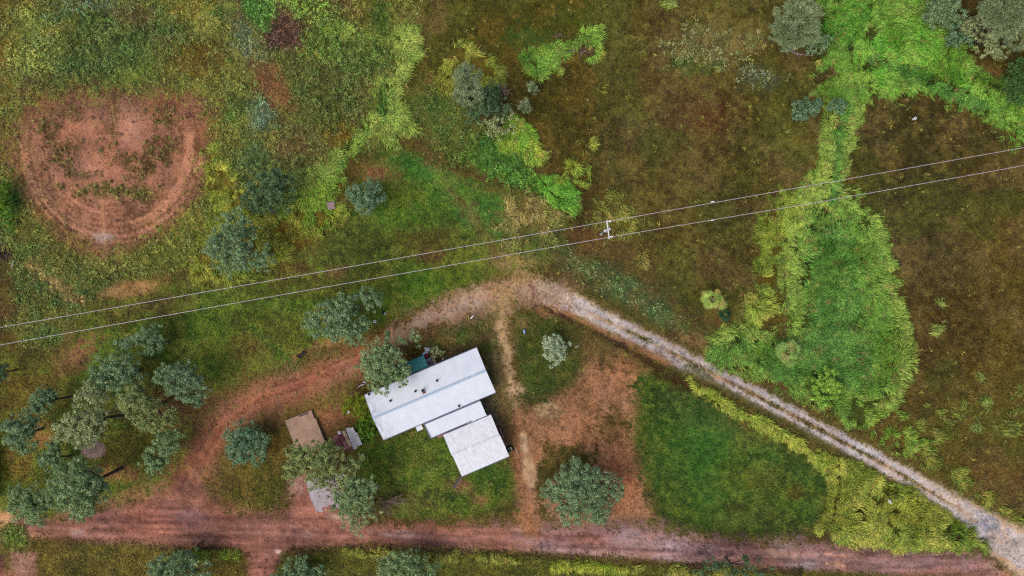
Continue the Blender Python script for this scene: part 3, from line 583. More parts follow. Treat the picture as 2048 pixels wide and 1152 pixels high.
def tag(o, label=None, cat=None, group=None, kind=None):
    if label: o['label'] = label
    if cat: o['category'] = cat
    if group: o['group'] = group
    if kind: o['kind'] = kind
    return o
def empty(name, loc, rz=0):
    o = bpy.data.objects.new(name, None); COL.objects.link(o); o.location = loc; o.rotation_euler.z = rz; o.empty_display_size = .3
    return o

# ================================================================== terrain
Zg = (N2 - .5) * .10 + (N3 - .5) * .08 + sink
fl = np.ones_like(Zg)
for cx, cy, r in ((870, 790, 190), (650, 900, 110), (958, 890, 90)):
    fl = np.minimum(fl, sstep(r * .8, r * 1.1, np.hypot(GX - cx, GY - cy)))
Zg *= fl
WX = (GX - 1024) / S; WY = (576 - GY) / S
def gz(px, py):
    j, i = idx(np.asarray(px, float), np.asarray(py, float)); return Zg[j, i]
def grid_obj(name, sel, lift, mat, label):
    vid = np.arange(NX * NY).reshape(NY, NX)
    q = np.stack([vid[:-1, :-1], vid[1:, :-1], vid[1:, 1:], vid[:-1, 1:]], -1)[sel]
    used, inv = np.unique(q.ravel(), return_inverse=True)
    v = np.stack([WX.ravel(), WY.ravel(), Zg.ravel() + lift], 1)[used]
    o = raw_mesh(name, v, inv.reshape(-1, 4), mat, ground.reshape(-1, 3)[used], smooth=True)
    return tag(o, label, None, None, 'structure')
vc = np.stack([cls[:-1, :-1], cls[1:, :-1], cls[1:, 1:], cls[:-1, 1:]], -1)
grid_obj('ground', np.ones((NY - 1, NX - 1), bool), 0, M_ground, 'patchy brown and green grassed ground')
for k, name, mt, lb in ((1, 'dirt_road', M_ground, 'wide reddish dirt road along the bottom with its side track'), (2, 'gravel_lane', M_gravel, 'pale gravel lane with two wheel tracks running to the lower corner'),
                        (3, 'dirt_clearing', M_ground, 'round bare pink earth clearing with curved wheel marks'), (4, 'earth_yard', M_ground, 'bare orange earth yard beside the house'), (5, 'footpath', M_ground, 'pale worn foot track past the house')):
    grid_obj(name, (vc == k).all(-1), .006, mt, lb)

# ================================================================== grass
def gsamp(A, px, py):
    j, i = idx(px, py); return A[j, i]
def ribbons(name, root, ang, ln, wd, hz, tip, col, mat, levels=(0, .35, .7, 1), wprof=(.7, 1, .8, .15), roll=None):
    n = len(root); L_ = len(levels)
    d = np.stack([np.cos(ang), np.sin(ang)], 1); w = np.stack([-np.sin(ang), np.cos(ang)], 1)
    V = np.zeros((n, L_, 2, 3)); curl = (rng.random(n) - .5) * .5
    for k, t in enumerate(levels):
        a2 = ang + curl * t; dd = np.stack([np.cos(a2), np.sin(a2)], 1)
        c = root[:, :2] + dd * (ln * t)[:, None]
        z = root[:, 2] + hz * (1 - (1 - min(t / .7, 1)) ** 2) + (tip - 1) * hz * max(0, (t - .7) / .3)
        for sgn, q in ((-1, 0), (1, 1)):
            V[:, k, q, :2] = c + w * (sgn * wd * wprof[k] * .5)[:, None]
            V[:, k, q, 2] = z + (0 if roll is None else sgn * wd * wprof[k] * .5 * roll)
    base = np.arange(n) * (L_ * 2); F = []
    for k in range(L_ - 1):
        F.append(np.stack([base + 2 * k, base + 2 * k + 1, base + 2 * k + 3, base + 2 * k + 2], 1))
    F = np.stack(F, 1).reshape(-1, 4)
    return raw_mesh(name, V.reshape(-1, 3), F, mat, np.repeat(col, L_ * 2, axis=0))
def scatter(n, x0=-120, x1=2168, y0=-110, y1=1262):
    return rng.uniform(x0, x1, n), rng.uniform(y0, y1, n)
def jitter(c, v=.35, h=.12):
    n = len(c)
    return np.clip(c * (1 + (rng.random((n, 1)) - .5) * 2 * v) * (1 + (rng.random((n, 3)) - .5) * 2 * h), .002, .9)
# short turf blades
def short_grass(n):
    px, py = scatter(n)
    keep = rng.random(n) > np.clip(gsamp(bare, px, py) * 1.02, 0, .985)
    keep &= rng.random(n) > gsamp(tallD, px, py) * .6
    px, py = px[keep], py[keep]; n = len(px)
    c = gsamp(ground, px, py)
    lively = rng.random((n, 1))
    c = c * np.where(lively > .76, 1.55, np.where(lively < .28, .72, 1.06)) * (1 + (lively > .74) * np.array([.04, .12, -.2]))
    c = jitter(c, .24, .11)
    root = np.stack([(px - 1024) / S, (576 - py) / S, gsamp(Zg, px, py) - .01], 1)
    tuft = fbm(px, py, 22, 3, 77)
    ln = rng.uniform(.10, .30, n) * (.6 + tuft); ang = rng.uniform(0, 2 * np.pi, n)
    o = ribbons('short_grass', root, ang, ln, rng.uniform(.05, .10, n), rng.uniform(.05, .2, n) * (.5 + tuft), .8, c, M_grass, (0, .55, 1), (.8, 1, .2))
    tag(o, 'short patchy turf covering the fields and lawns', None, None, 'stuff')
short_grass(560000)
# tall lodged grass
def boxblur(A, r):
    for ax in (0, 1):
        c = np.cumsum(A, axis=ax); A2 = np.copy(A)
        if ax == 0: A2[r:-r - 1] = (c[2 * r + 1:] - c[:-2 * r - 1])[: A2[r:-r - 1].shape[0]] / (2 * r + 1)
        else: A2[:, r:-r - 1] = (c[:, 2 * r + 1:] - c[:, :-2 * r - 1])[:, : A2[:, r:-r - 1].shape[1]] / (2 * r + 1)
        A = A2
    return A
bl = boxblur(boxblur(tallD, 4), 4)
gyv, gxv = np.gradient(bl)
def tall_grass(n):
    px, py = scatter(n)
    D = gsamp(tallD, px, py); clump = fbm(px, py, 19, 3, 91)
    keep = rng.random(n) < D * np.where(D > .9, .42 + .58 * sstep(.3, .55, clump), sstep(.40, .58, clump))
    px, py, clump = px[keep], py[keep], clump[keep]; n = len(px)
    a = (fbm(px, py, 60, 2, 61) * 2 - 1) * 3.8 - .6
    ex, ey = -gsamp(gxv, px, py), gsamp(gyv, px, py); mag = np.hypot(ex, ey)
    k = np.clip(mag * 14, 0, .55)
    dx = np.cos(a) * (1 - k) + k * ex / (mag + 1e-9); dy = np.sin(a) * (1 - k) + k * ey / (mag + 1e-9)
    ang = np.arctan2(dy, dx) + rng.normal(0, .32, n)
    c = gsamp(tallC, px, py); u = rng.random((n, 1)); patch = fbm(px, py, 9, 3, 120)[:, None]
    c = c * (.55 + .95 * patch) * np.where(u > .85, 1.55, np.where(u < .34, .46, 1.0))
    red = (fbm(px, py, 14, 2, 140) > .66) & (rng.random(n) < .12)
    c[red] = lin((168, 124, 84)) * rng.uniform(.7, 1.2, (red.sum(), 1))
    c = jitter(c * 1.42, .2, .07)
    root = np.stack([(px - 1024) / S, (576 - py) / S, gsamp(Zg, px, py)], 1)
    ln = rng.uniform(.4, .95, n) * (.65 + .5 * clump); hz = rng.uniform(.2, .55, n) * (.6 + .7 * clump)
    o = ribbons('tall_grass', root, ang, ln, rng.uniform(.03, .06, n), hz, .5, c, M_grass, roll=.3)
    tag(o, 'long bright green and yellow grass lodged in swathes', None, None, 'stuff')
tall_grass(4800000)
# leafy weeds
def leaves(name, C, T, N, ln, wd, col, mat, parent=None, loc=None):
    n = len(C); T = T / (np.linalg.norm(T, axis=1, keepdims=True) + 1e-9)
    N = N - T * (N * T).sum(1, keepdims=True); N = N / (np.linalg.norm(N, axis=1, keepdims=True) + 1e-9)
    Bv = np.cross(N, T); ln = ln[:, None]; wd = wd[:, None]
    V = np.stack([C - T * ln * .5, C + Bv * wd * .5 - T * ln * .05 + N * wd * .12, C + T * ln * .5, C - Bv * wd * .5 - T * ln * .05 + N * wd * .12], 1)
    F = np.arange(n * 4).reshape(-1, 4)
    return raw_mesh(name, V.reshape(-1, 3), F, mat, np.repeat(col, 4, axis=0), parent, loc)
def weeds(n):
    px, py = scatter(n); D = gsamp(weedD, px, py)
    keep = rng.random(n) < D * (.2 + .8 * sstep(.35, .6, fbm(px, py, 26, 3, 200)))
    px, py = px[keep], py[keep]; m = len(px)
    cc = gsamp(weedC, px, py); cc = jitter(cc, .55, .14)
    rad = rng.uniform(.15, .5, m) * (.5 + .9 * fbm(px, py, 30, 2, 210)); hh = rad * rng.uniform(.8, 2.1, m)
    k = 11; I = np.repeat(np.arange(m), k); n = len(I)
    d = rng.normal(0, 1, (n, 3)); d[:, 2] = np.abs(d[:, 2]) * 1.1 + .1; d /= np.linalg.norm(d, axis=1, keepdims=True)
    base = np.stack([(px - 1024) / S, (576 - py) / S, gsamp(Zg, px, py)], 1)[I]
    C = base + d * np.stack([rad[I], rad[I], hh[I]], 1) * rng.uniform(.5, 1.05, (n, 1))
    T = d * np.array([1, 1, .3]) + rng.normal(0, .5, (n, 3)); Nn = d * .6 + np.array([0, 0, .7]) + rng.normal(0, .4, (n, 3))
    o = leaves('weeds', C, T, Nn, rng.uniform(.14, .34, n), rng.uniform(.06, .13, n), jitter(cc[I] * 1.6, .25, .08), M_leaf)
    tag(o, 'rank leafy weeds growing in low mounds', None, None, 'stuff')
weeds(170000)

def pebbles(n):
    px, py = scatter(n); k = gsamp(cls, px, py); tl = gsamp(tallD, px, py)
    pr = np.select([k == 2, k == 1, k == 3, k == 4, k == 5], [1.0, .30, .34, .30, .5], 0.0) * (tl < .2)
    keep = rng.random(n) < pr; px, py, k = px[keep], py[keep], k[keep]; n = len(px)
    c = gsamp(ground, px, py) * rng.choice([.5, .8, 1.25, 1.7], (n, 1), p=[.25, .3, .3, .15])
    c = jitter(c, .15, .08); r = rng.uniform(.02, .06, n) * np.where(rng.random(n) > .96, 1.8, 1)
    a = rng.uniform(0, 6.28, n); V = np.zeros((n, 5, 3)); cx, cy = (px - 1024) / S, (576 - py) / S; z = gsamp(Zg, px, py) + .004
    for q in range(4):
        rr = r * rng.uniform(.7, 1.3, n); V[:, q] = np.stack([cx + rr * np.cos(a + q * 1.57), cy + rr * np.sin(a + q * 1.57), z], 1)
    V[:, 4] = np.stack([cx + r * .2, cy, z + r * rng.uniform(.5, .9, n)], 1)
    b = np.arange(n)[:, None] * 5; F = np.concatenate([b + np.array([[q, (q + 1) % 4, 4]]) for q in range(4)], 0)
    o = raw_mesh('gravel', V.reshape(-1, 3), F, M_gravel2, np.repeat(c, 5, axis=0)); tag(o, 'loose stones scattered on the lane, roads and bare earth', None, None, 'stuff')
M_gravel2 = mat_attr('loose_stone', .9, .2)
pebbles(330000)

# ================================================================== trees
PAL = {
 'gum': ((122, 142, 98), (74, 98, 64)), 'blue': ((104, 130, 98), (62, 90, 66)), 'dark': ((84, 106, 70), (50, 74, 48)), 'olive': ((130, 140, 86), (84, 100, 58)),
 'grey': ((140, 154, 116), (88, 104, 78)), 'silver': ((158, 170, 142), (106, 122, 96)), 'yellow': ((112, 124, 26), (80, 98, 22)), 'bush': ((90, 122, 30), (58, 90, 24)),
 'light': ((130, 162, 64), (86, 124, 44)), 'deep': ((66, 98, 48), (38, 66, 34)), 'teal': ((116, 138, 100), (66, 92, 64)), 'sage': ((142, 150, 106), (96, 108, 74)),
}
def crown_geo(lobes, pal, style, dens=1.0, leaf=1.0):
    """lobes: (x, y, z, r, rz) in world metres; returns leaf arrays"""
    a, b = lin(PAL[pal][0]), lin(PAL[pal][1]); Cs, Ts, Ns, Ks = [], [], [], []
    for (x, y, z, r, rz) in lobes:
        r = r * 1.09; nc = max(9, int(27 * dens * r * r * (.8 if style == 'gum' else 1.0)))
        d = rng.normal(0, 1, (nc, 3)); d[:, 2] = d[:, 2] * .9 + .25; d /= np.linalg.norm(d, axis=1, keepdims=True)
        rr = np.where(rng.random(nc) < .62, rng.uniform(.8, 1.04, nc), rng.uniform(.2, .8, nc))
        wob = .78 + .5 * vnoise(d[:, 0] * 1.9 + x * 3, d[:, 1] * 1.9 + d[:, 2] * 2 + y * 3, 3)
        cen = np.array([x, y, z]) + d * np.array([r, r, rz]) * (rr * wob)[:, None]
        gap = vnoise(cen[:, 0] * .95, cen[:, 1] * .95 + cen[:, 2] * .6, 11); kp = (gap > .26) | (rng.random(nc) < .2)
        cen, d = cen[kp], d[kp]; nc = len(cen)
        rc = rng.uniform(.24, .54, nc) * min(1.0, .45 + r * .28)
        k = int(46 * (1 if style == 'gum' else 1.25)); I = np.repeat(np.arange(nc), k); n = len(I)
        e = rng.normal(0, 1, (n, 3)) + d[I] * .6 + np.array([0, 0, .45]); e /= np.linalg.norm(e, axis=1, keepdims=True)
        C = cen[I] + e * (rc[I] * rng.uniform(.25, 1.25, n))[:, None] * np.array([1, 1, .8])
        if style == 'needle':
            T = e + d[I] * .8 + np.array([0, 0, .6]) + rng.normal(0, .35, (n, 3)); N = rng.normal(0, 1, (n, 3)) + np.array([0, 0, .8])
        else:
            T = np.cross(e, rng.normal(0, 1, (n, 3))) + e * .35 - np.array([0, 0, .2]); N = e * .6 + np.array([0, 0, .35]) + rng.normal(0, .6, (n, 3))
        tone = rng.random(nc)[I][:, None] * .5 + rng.random((n, 1)) * .5
        Cs.append(C); Ts.append(T); Ns.append(N); Ks.append((a * tone + b * (1 - tone)))
    C, T, N, K = map(np.concatenate, (Cs, Ts, Ns, Ks)); n = len(C)
    if style == 'needle': ln, wd = rng.uniform(.26, .5, n) * leaf, rng.uniform(.035, .06, n) * leaf
    else: ln, wd = rng.uniform(.14, .34, n) * leaf, rng.uniform(.05, .12, n) * leaf
    return C, T, N, ln, wd, jitter(K * 1.68 * np.array([1.04, 1.0, .92]), .32, .07) * np.where(rng.random((n, 1)) > .86, 1.5, 1.0)
def tree(name, label, cat, lobes, pal='gum', style='gum', dens=1.0, base=None, trunk=True, group=None, leaf=1.0, flat=.72, bark=None, tr=1.0):
    """lobes: (px, py, r_px, h) - apparent place in the photo of a leaf mass whose middle is h metres up"""
    W = []
    for lb in lobes:
        px, py, r, h = lb[:4]; w = gp(px, py, h); rw = r / S * (H - h) / H
        W.append((w[0], w[1], h, rw, (lb[4] if len(lb) > 4 else flat) * rw))
    if base is None:
        s = sum(w[3] ** 2 for w in W); bx = sum(w[0] * w[3] ** 2 for w in W) / s; by = sum(w[1] * w[3] ** 2 for w in W) / s
    else: bx, by, _ = gp(*base)
    bz = float(gz(1024 + bx * S, 576 - by * S))
    root = empty(name, (bx, by, bz)); tag(root, label, cat, group)
    Wl = [(w[0] - bx, w[1] - by, w[2] - bz, w[3], w[4]) for w in W]
    C, T, N, ln, wd, K = crown_geo(Wl, pal, style, dens, leaf)
    C[:, 2] = np.maximum(C[:, 2], .12)
    leaves('crown', C, T, N, ln, wd, K, M_leaf, root)
    if trunk:
        mb = MB(); hm = max(w[2] for w in Wl); R0 = (.05 + .022 * hm) * tr
        cx = sum(w[0] for w in Wl) / len(Wl); cy = sum(w[1] for w in Wl) / len(Wl); fk = .48 * hm
        f = (cx * .4, cy * .4, fk)
        mb.tube([(0, 0, -.15), (0, 0, .12), (f[0] * .45, f[1] * .45, fk * .5), f], [R0 * 1.5, R0 * 1.1, R0 * .9, R0 * .75], 8)
        for w in Wl:
            nb = 2 if w[3] < 1.6 else 4
            mid = ((f[0] + w[0]) / 2 + random.uniform(-.2, .2), (f[1] + w[1]) / 2 + random.uniform(-.2, .2), (f[2] + w[2]) / 2 - .1)
            mb.tube([f, mid, (w[0], w[1], w[2])], [R0 * .55, R0 * .42, R0 * .28], 6)
            for b in range(nb):
                t = random.uniform(0, 2 * math.pi); q = w[3] * random.uniform(.55, .95)
                mb.tube([(w[0] * .7 + mid[0] * .3, w[1] * .7 + mid[1] * .3, w[2] * .8 + mid[2] * .2), (w[0] + q * math.cos(t), w[1] + q * math.sin(t), w[2] + w[4] * random.uniform(-.2, .5))], [R0 * .25, R0 * .08], 5)
        mb.build('trunk', bark or M_bark, root, smooth=True)
    return root
GT = 'gum trees and she-oaks around the house'
def T_(label, lobes, pal='gum', **k): return tree('gum_tree', label, 'tree', lobes, pal, group='grey green gum trees', **k)
# top edge
tree('she_oak_tree', 'pale grey-green she-oak beside the bright grass with a fallen branch below it', 'tree', [(1588, 50, 40, 4.5), (1565, 62, 24, 4), (1612, 36, 28, 6), (1590, 22, 26, 7), (1578, 78, 20, 3.5), (1610, 62, 22, 4)], 'grey', 'needle', 1.1, group='she-oaks')
tree('shrub', 'low blue-green shrub tucked under the pale she-oak by the fallen branch', 'shrub', [(1634, 88, 18, 1.2), (1648, 82, 12, 1), (1622, 95, 12, 1)], 'teal', trunk=False, group='blue green shrubs')
T_('dark green gum at the top edge nearest the bright grass', [(1886, 12, 30, 4), (1868, 26, 20, 3.5), (1905, 28, 22, 4), (1880, 44, 16, 3), (1890, -20, 30, 5)], 'teal')
tree('she_oak_tree', 'largest pale grey she-oak filling the upper corner beside the grass swathe', 'tree', [(2010, 30, 40, 8), (2040, 62, 30, 7), (1985, 20, 26, 7), (2040, 0, 40, 9), (1990, 52, 20, 6), (2070, 40, 30, 8), (1995, -15, 26, 8)], 'grey', 'needle', 1.1, group='she-oaks')
T_('thin brownish grey gum hanging below the largest pale she-oak', [(1985, 92, 22, 3), (2000, 104, 14, 2.6), (1970, 80, 18, 3), (1950, 45, 20, 3), (1935, 60, 14, 2.5)], 'sage', dens=.75)
tree('shrub', 'small dark blue-green shrub at the edge of the grass below the top gums', 'shrub', [(1920, 72, 22, 1.6), (1908, 80, 14, 1.3), (1935, 66, 12, 1.4)], 'blue', trunk=False, group='blue green shrubs')
tree('leafy_bush', 'deep green leafy bush on the picture edge below the large she-oak', 'bush', [(2032, 165, 24, 2.2), (2040, 140, 18, 2), (2036, 190, 18, 1.8), (2060, 165, 24, 2.4)], 'deep', group='leafy bushes')
tree('shrub', 'two-lobed blue-green shrub standing alone on the brown field', 'shrub', [(1605, 220, 20, 1.2), (1622, 212, 16, 1.2), (1633, 206, 9, .9), (1594, 228, 10, .9)], 'blue', trunk=False, group='blue green shrubs')
tree('shrub', 'round blue-green shrub at the narrow neck of the bright grass strip', 'shrub', [(1674, 212, 15, 1.2), (1682, 206, 9, 1)], 'blue', trunk=False, group='blue green shrubs')
# upper middle clump
tree('she_oak_tree', 'tall narrow pale she-oak leaning away from the upper middle clump', 'tree', [(940, 198, 17, 4), (938, 180, 23, 6), (935, 165, 24, 8.5), (932, 150, 19, 11), (931, 140, 11, 12.8), (921, 190, 14, 4), (922, 172, 14, 6)], 'grey', 'needle', 1.1, base=(948, 222), group='she-oaks')
T_('dense dark gum in the upper middle clump in front of the tall she-oak', [(965, 205, 26, 4), (945, 215, 16, 3.5), (984, 190, 20, 3.5), (1000, 215, 18, 3), (948, 235, 12, 2.6), (978, 212, 16, 3.6)], 'dark', dens=1.25)
T_('thin straggly gum at the foot of the upper middle clump over bright weeds', [(1000, 240, 18, 2.4), (1018, 232, 14, 2.2), (985, 255, 16, 2), (1010, 262, 16, 2), (965, 245, 12, 2)], 'sage', dens=.55)
tree('she_oak_tree', 'smaller upper ball-shaped pale she-oak on the brown field', 'tree', [(1063, 178, 9, 1.6), (1064, 174, 7, 2.4)], 'grey', 'needle', 1.3, group='she-oaks', trunk=True)
tree('she_oak_tree', 'lower ball-shaped pale she-oak beside the upper middle clump', 'tree', [(1048, 213, 11, 1.6), (1049, 208, 8, 2.6)], 'grey', 'needle', 1.3, group='she-oaks', trunk=True)
# left middle
T_('dark spreading gum above the big pale gum in the yellow grass', [(540, 375, 34, 4.5), (510, 385, 26, 4), (565, 375, 24, 4), (535, 355, 22, 5), (560, 400, 22, 3.5), (498, 405, 18, 3.5), (520, 410, 20, 3.5)], 'dark', base=(547, 428), bark=M_pale_bark)
T_('big pale blue gum at the lower end of the yellow grass', [(455, 455, 26, 5), (440, 490, 26, 5), (480, 445, 22, 5), (480, 485, 26, 5.5), (455, 520, 28, 4.5), (505, 515, 28, 4.5), (530, 525, 16, 4), (510, 470, 14, 4.5), (425, 505, 14, 4)], 'teal', dens=1.05)
T_('round blue-green gum beside the square concrete cover', [(735, 390, 28, 3), (712, 388, 18, 2.8), (755, 385, 18, 2.8), (735, 410, 18, 2.4), (750, 402, 14, 2.4), (720, 405, 12, 2.4)], 'blue')
T_('wide gum between the lower wire and the curving dirt track', [(660, 630, 28, 4), (690, 620, 24, 4.5), (735, 600, 24, 4), (755, 600, 14, 3.6), (680, 655, 28, 3.8), (715, 655, 22, 3.5), (630, 645, 24, 3.6), (712, 675, 16, 3.2), (650, 660, 16, 3.4)], 'teal')
T_('yellowish gum leaning over the upper edge of the long white roof', [(748, 712, 24, 5), (790, 748, 14, 4.8), (770, 705, 22, 5), (735, 735, 20, 5), (760, 740, 26, 5.5), (795, 735, 20, 5), (762, 768, 18, 5), (826, 678, 15, 4), (808, 688, 14, 4), (780, 720, 24, 5.6), (812, 732, 10, 4.5), (776, 672, 8, 3), (800, 760, 14, 4.6)], 'gum', base=(775, 712), dens=1.2)
T_('small low gum leaning left with its bare trunk showing below the lower wire', [(262, 690, 20, 4), (290, 675, 18, 4), (310, 670, 16, 3.5), (245, 690, 14, 4), (305, 690, 18, 3), (318, 685, 12, 2.6)], 'teal', base=(338, 684))
def TG(label, lobes, pal='gum', **k): return T_(label, [(x[0], x[1], x[2] * 1.08, *x[3:]) for x in lobes], pal, **k)
# left group
TG('topmost gum of the left grove above the dark shade', [(215, 745, 28, 5), (250, 755, 26, 5.5), (205, 770, 22, 5), (275, 745, 16, 4.5), (240, 735, 18, 5)], 'teal')
TG('right hand gum of the left grove nearest the dirt track', [(345, 760, 26, 5), (375, 770, 28, 5), (390, 790, 20, 4.5), (400, 770, 16, 4.5), (330, 745, 16, 5), (372, 745, 16, 4.5)], 'teal')
TG('middle gum of the left grove over the open lawn', [(270, 810, 24, 5), (300, 825, 28, 5), (265, 790, 24, 5.5), (325, 830, 20, 4.5), (245, 800, 16, 4.6), (335, 845, 16, 4), (300, 850, 14, 3.5)], 'olive')
TG('pale gum of the left grove leaning left with its long dark trunk showing', [(150, 840, 24, 6.5), (175, 850, 26, 6.5), (135, 860, 22, 6), (165, 875, 22, 6), (190, 830, 16, 6), (180, 800, 26, 6), (195, 780, 18, 6), (200, 860, 14, 5)], 'sage', base=(246, 830))
TG('slim gum with two crowns between the left grove and the dirt track', [(330, 890, 20, 4.5), (345, 880, 18, 4), (310, 915, 20, 4.5), (300, 930, 18, 4.5), (320, 930, 14, 4), (355, 900, 10, 3.4)], 'gum')
TG('small gum on the far left with a bare trunk pointing at the grove', [(80, 800, 18, 4.5), (70, 810, 14, 4.5), (90, 788, 14, 4), (100, 800, 14, 4), (82, 815, 12, 4)], 'teal', base=(147, 792))
TG('grey rounded gum by the left edge with pale dry ground beside it', [(40, 850, 24, 5), (30, 870, 20, 5), (55, 870, 22, 4.5), (50, 890, 16, 4.2), (65, 850, 14, 4), (22, 885, 12, 4.6)], 'teal', base=(86, 857))
TG('small thin gum between the ash heap and the largest lower left gum', [(100, 905, 16, 4), (115, 900, 14, 4), (92, 925, 16, 4), (115, 925, 16, 3.6), (112, 890, 10, 3.6)], 'teal', dens=.85, base=(140, 912))
TG('largest lower left gum with its black trunk base showing in the grass', [(130, 955, 24, 7.5), (160, 965, 30, 8), (145, 995, 30, 8), (180, 1000, 26, 7.5), (190, 960, 22, 6.5), (110, 985, 20, 7.5), (165, 1025, 18, 7), (205, 985, 16, 6), (150, 930, 14, 7)], 'gum', base=(243, 936))
TG('bushy gum at the lower left corner beside the largest gum', [(50, 1010, 26, 5.5), (70, 1000, 24, 6), (45, 990, 18, 5.5), (75, 1030, 18, 5), (30, 985, 12, 5), (95, 1010, 18, 5)], 'gum')
TG('sliver of a dark gum crossing the left edge above the grove', [(-4, 745, 14, 3), (4, 738, 10, 3), (2, 755, 8, 2.6)], 'dark')
# bottom middle
T_('compact round blue gum on the grass island inside the track loop', [(492, 885, 34, 3), (465, 882, 20, 2.8), (518, 880, 20, 2.8), (490, 862, 20, 2.8), (475, 908, 20, 2.4), (508, 908, 20, 2.4)], 'blue')
T_('sprawling gum hiding the end of the brown slab and rusty shed', [(602, 897, 17, 5), (632, 893, 18, 5.2), (655, 893, 12, 5), (600, 915, 26, 5.5), (630, 925, 30, 6), (662, 912, 24, 5.5), (700, 922, 17, 5), (640, 955, 24, 5.2), (690, 935, 24, 5.4), (590, 945, 20, 5), (670, 960, 20, 5), (722, 915, 9, 4.4)], 'olive', dens=.95)
T_('blue-green gum beside the grey hard-standing with bare branches on its right', [(700, 985, 26, 5), (725, 975, 20, 5), (690, 1010, 22, 4.8), (725, 1000, 20, 4.6), (745, 965, 12, 5), (705, 960, 18, 4.8)], 'gum', base=(757, 970), bark=M_pale_bark)
T_('sparse brownish gum foliage reaching down to the edge of the red road', [(715, 1030, 20, 4), (700, 1045, 16, 4), (735, 1040, 16, 3.6), (715, 1058, 12, 3.8), (750, 1025, 12, 3.4), (690, 1028, 12, 4)], 'sage', dens=.5, base=(752, 1000))
T_('biggest dense round gum standing in the orange earth yard', [(1165, 975, 42, 4.2), (1130, 970, 28, 3.8), (1120, 995, 24, 3.6), (1200, 970, 30, 4), (1225, 985, 20, 3.6), (1150, 1015, 30, 3.6), (1190, 1010, 30, 3.6), (1150, 945, 26, 4), (1205, 1030, 14, 3), (1105, 985, 18, 3.4), (1230, 960, 14, 3.4), (1195, 1042, 9, 2.6)], 'teal', dens=1.05)
tree('silver_shrub', 'silvery grey shrub alone on the grass by the lane bend', 'shrub', [(1108, 696, 22, 1.8), (1100, 685, 14, 1.6), (1122, 690, 14, 1.6), (1105, 715, 14, 1.4), (1118, 708, 14, 1.4)], 'silver', dens=1.2, leaf=.9)
T_('gum cut by the bottom edge on the left of the side road', [(330, 1135, 26, 4), (365, 1130, 26, 4), (400, 1140, 24, 4), (350, 1160, 40, 4.5), (312, 1142, 16, 3.6), (385, 1115, 14, 3.4)], 'teal', dens=.85)
tree('leafy_bush', 'pale green bush at the bottom edge by the side road corner', 'bush', [(590, 1140, 22, 1.8), (615, 1135, 18, 1.8), (565, 1150, 16, 1.6), (635, 1145, 14, 1.6), (600, 1165, 30, 2)], 'teal', group='leafy bushes', dens=.9)
T_('large gum cut by the bottom edge below the white carport', [(800, 1125, 24, 4), (830, 1130, 26, 4), (780, 1140, 20, 4), (855, 1145, 20, 3.6), (815, 1160, 40, 4.5), (770, 1120, 12, 3.4)], 'gum')
T_('thin gum cut by the bottom edge reaching over the red road', [(1430, 1130, 20, 3.6), (1500, 1130, 22, 3.6), (1470, 1150, 24, 4), (1525, 1145, 16, 3.4), (1400, 1150, 14, 3.4), (1495, 1112, 9, 3)], 'dark', dens=.55)
tree('leafy_bush', 'yellow-green clipped bush against the left end of the white roof', 'bush', [(706, 812, 18, 1.4), (722, 805, 16, 1.5), (722, 825, 14, 1.3), (695, 815, 10, 1.1)], 'yellow', group='leafy bushes', trunk=False, dens=1.3, leaf=.85)
tree('leafy_bush', 'mid green bush against the wall beside the rusty shed', 'bush', [(735, 845, 15, 1.4), (728, 862, 15, 1.4), (742, 868, 12, 1.3), (722, 850, 10, 1.2)], 'bush', group='leafy bushes', trunk=False, dens=1.3, leaf=1.1)
tree('leafy_bush', 'bright green sapling bush in the tall grass above the lane', 'bush', [(1650, 760, 18, 1.8), (1665, 775, 18, 1.7), (1640, 785, 16, 1.6), (1662, 745, 12, 1.6), (1650, 798, 16, 1.5), (1635, 765, 12, 1.5)], 'light', group='leafy bushes', dens=.8, leaf=1.15)
tree('leafy_bush', 'dark hedge-like bush on the left edge beside the round clearing', 'bush', [(0, 395, 22, 1.8), (12, 420, 16, 1.5), (5, 370, 14, 1.5), (15, 445, 10, 1.2)], 'bush', group='leafy bushes', trunk=False)
tree('leafy_bush', 'ragged grey-green bush on the bank beside the pale end of house', 'bush', [(872, 698, 10, .8), (880, 706, 8, .7), (866, 708, 7, .6)], 'sage', group='leafy bushes', trunk=False, dens=.9, leaf=.8)

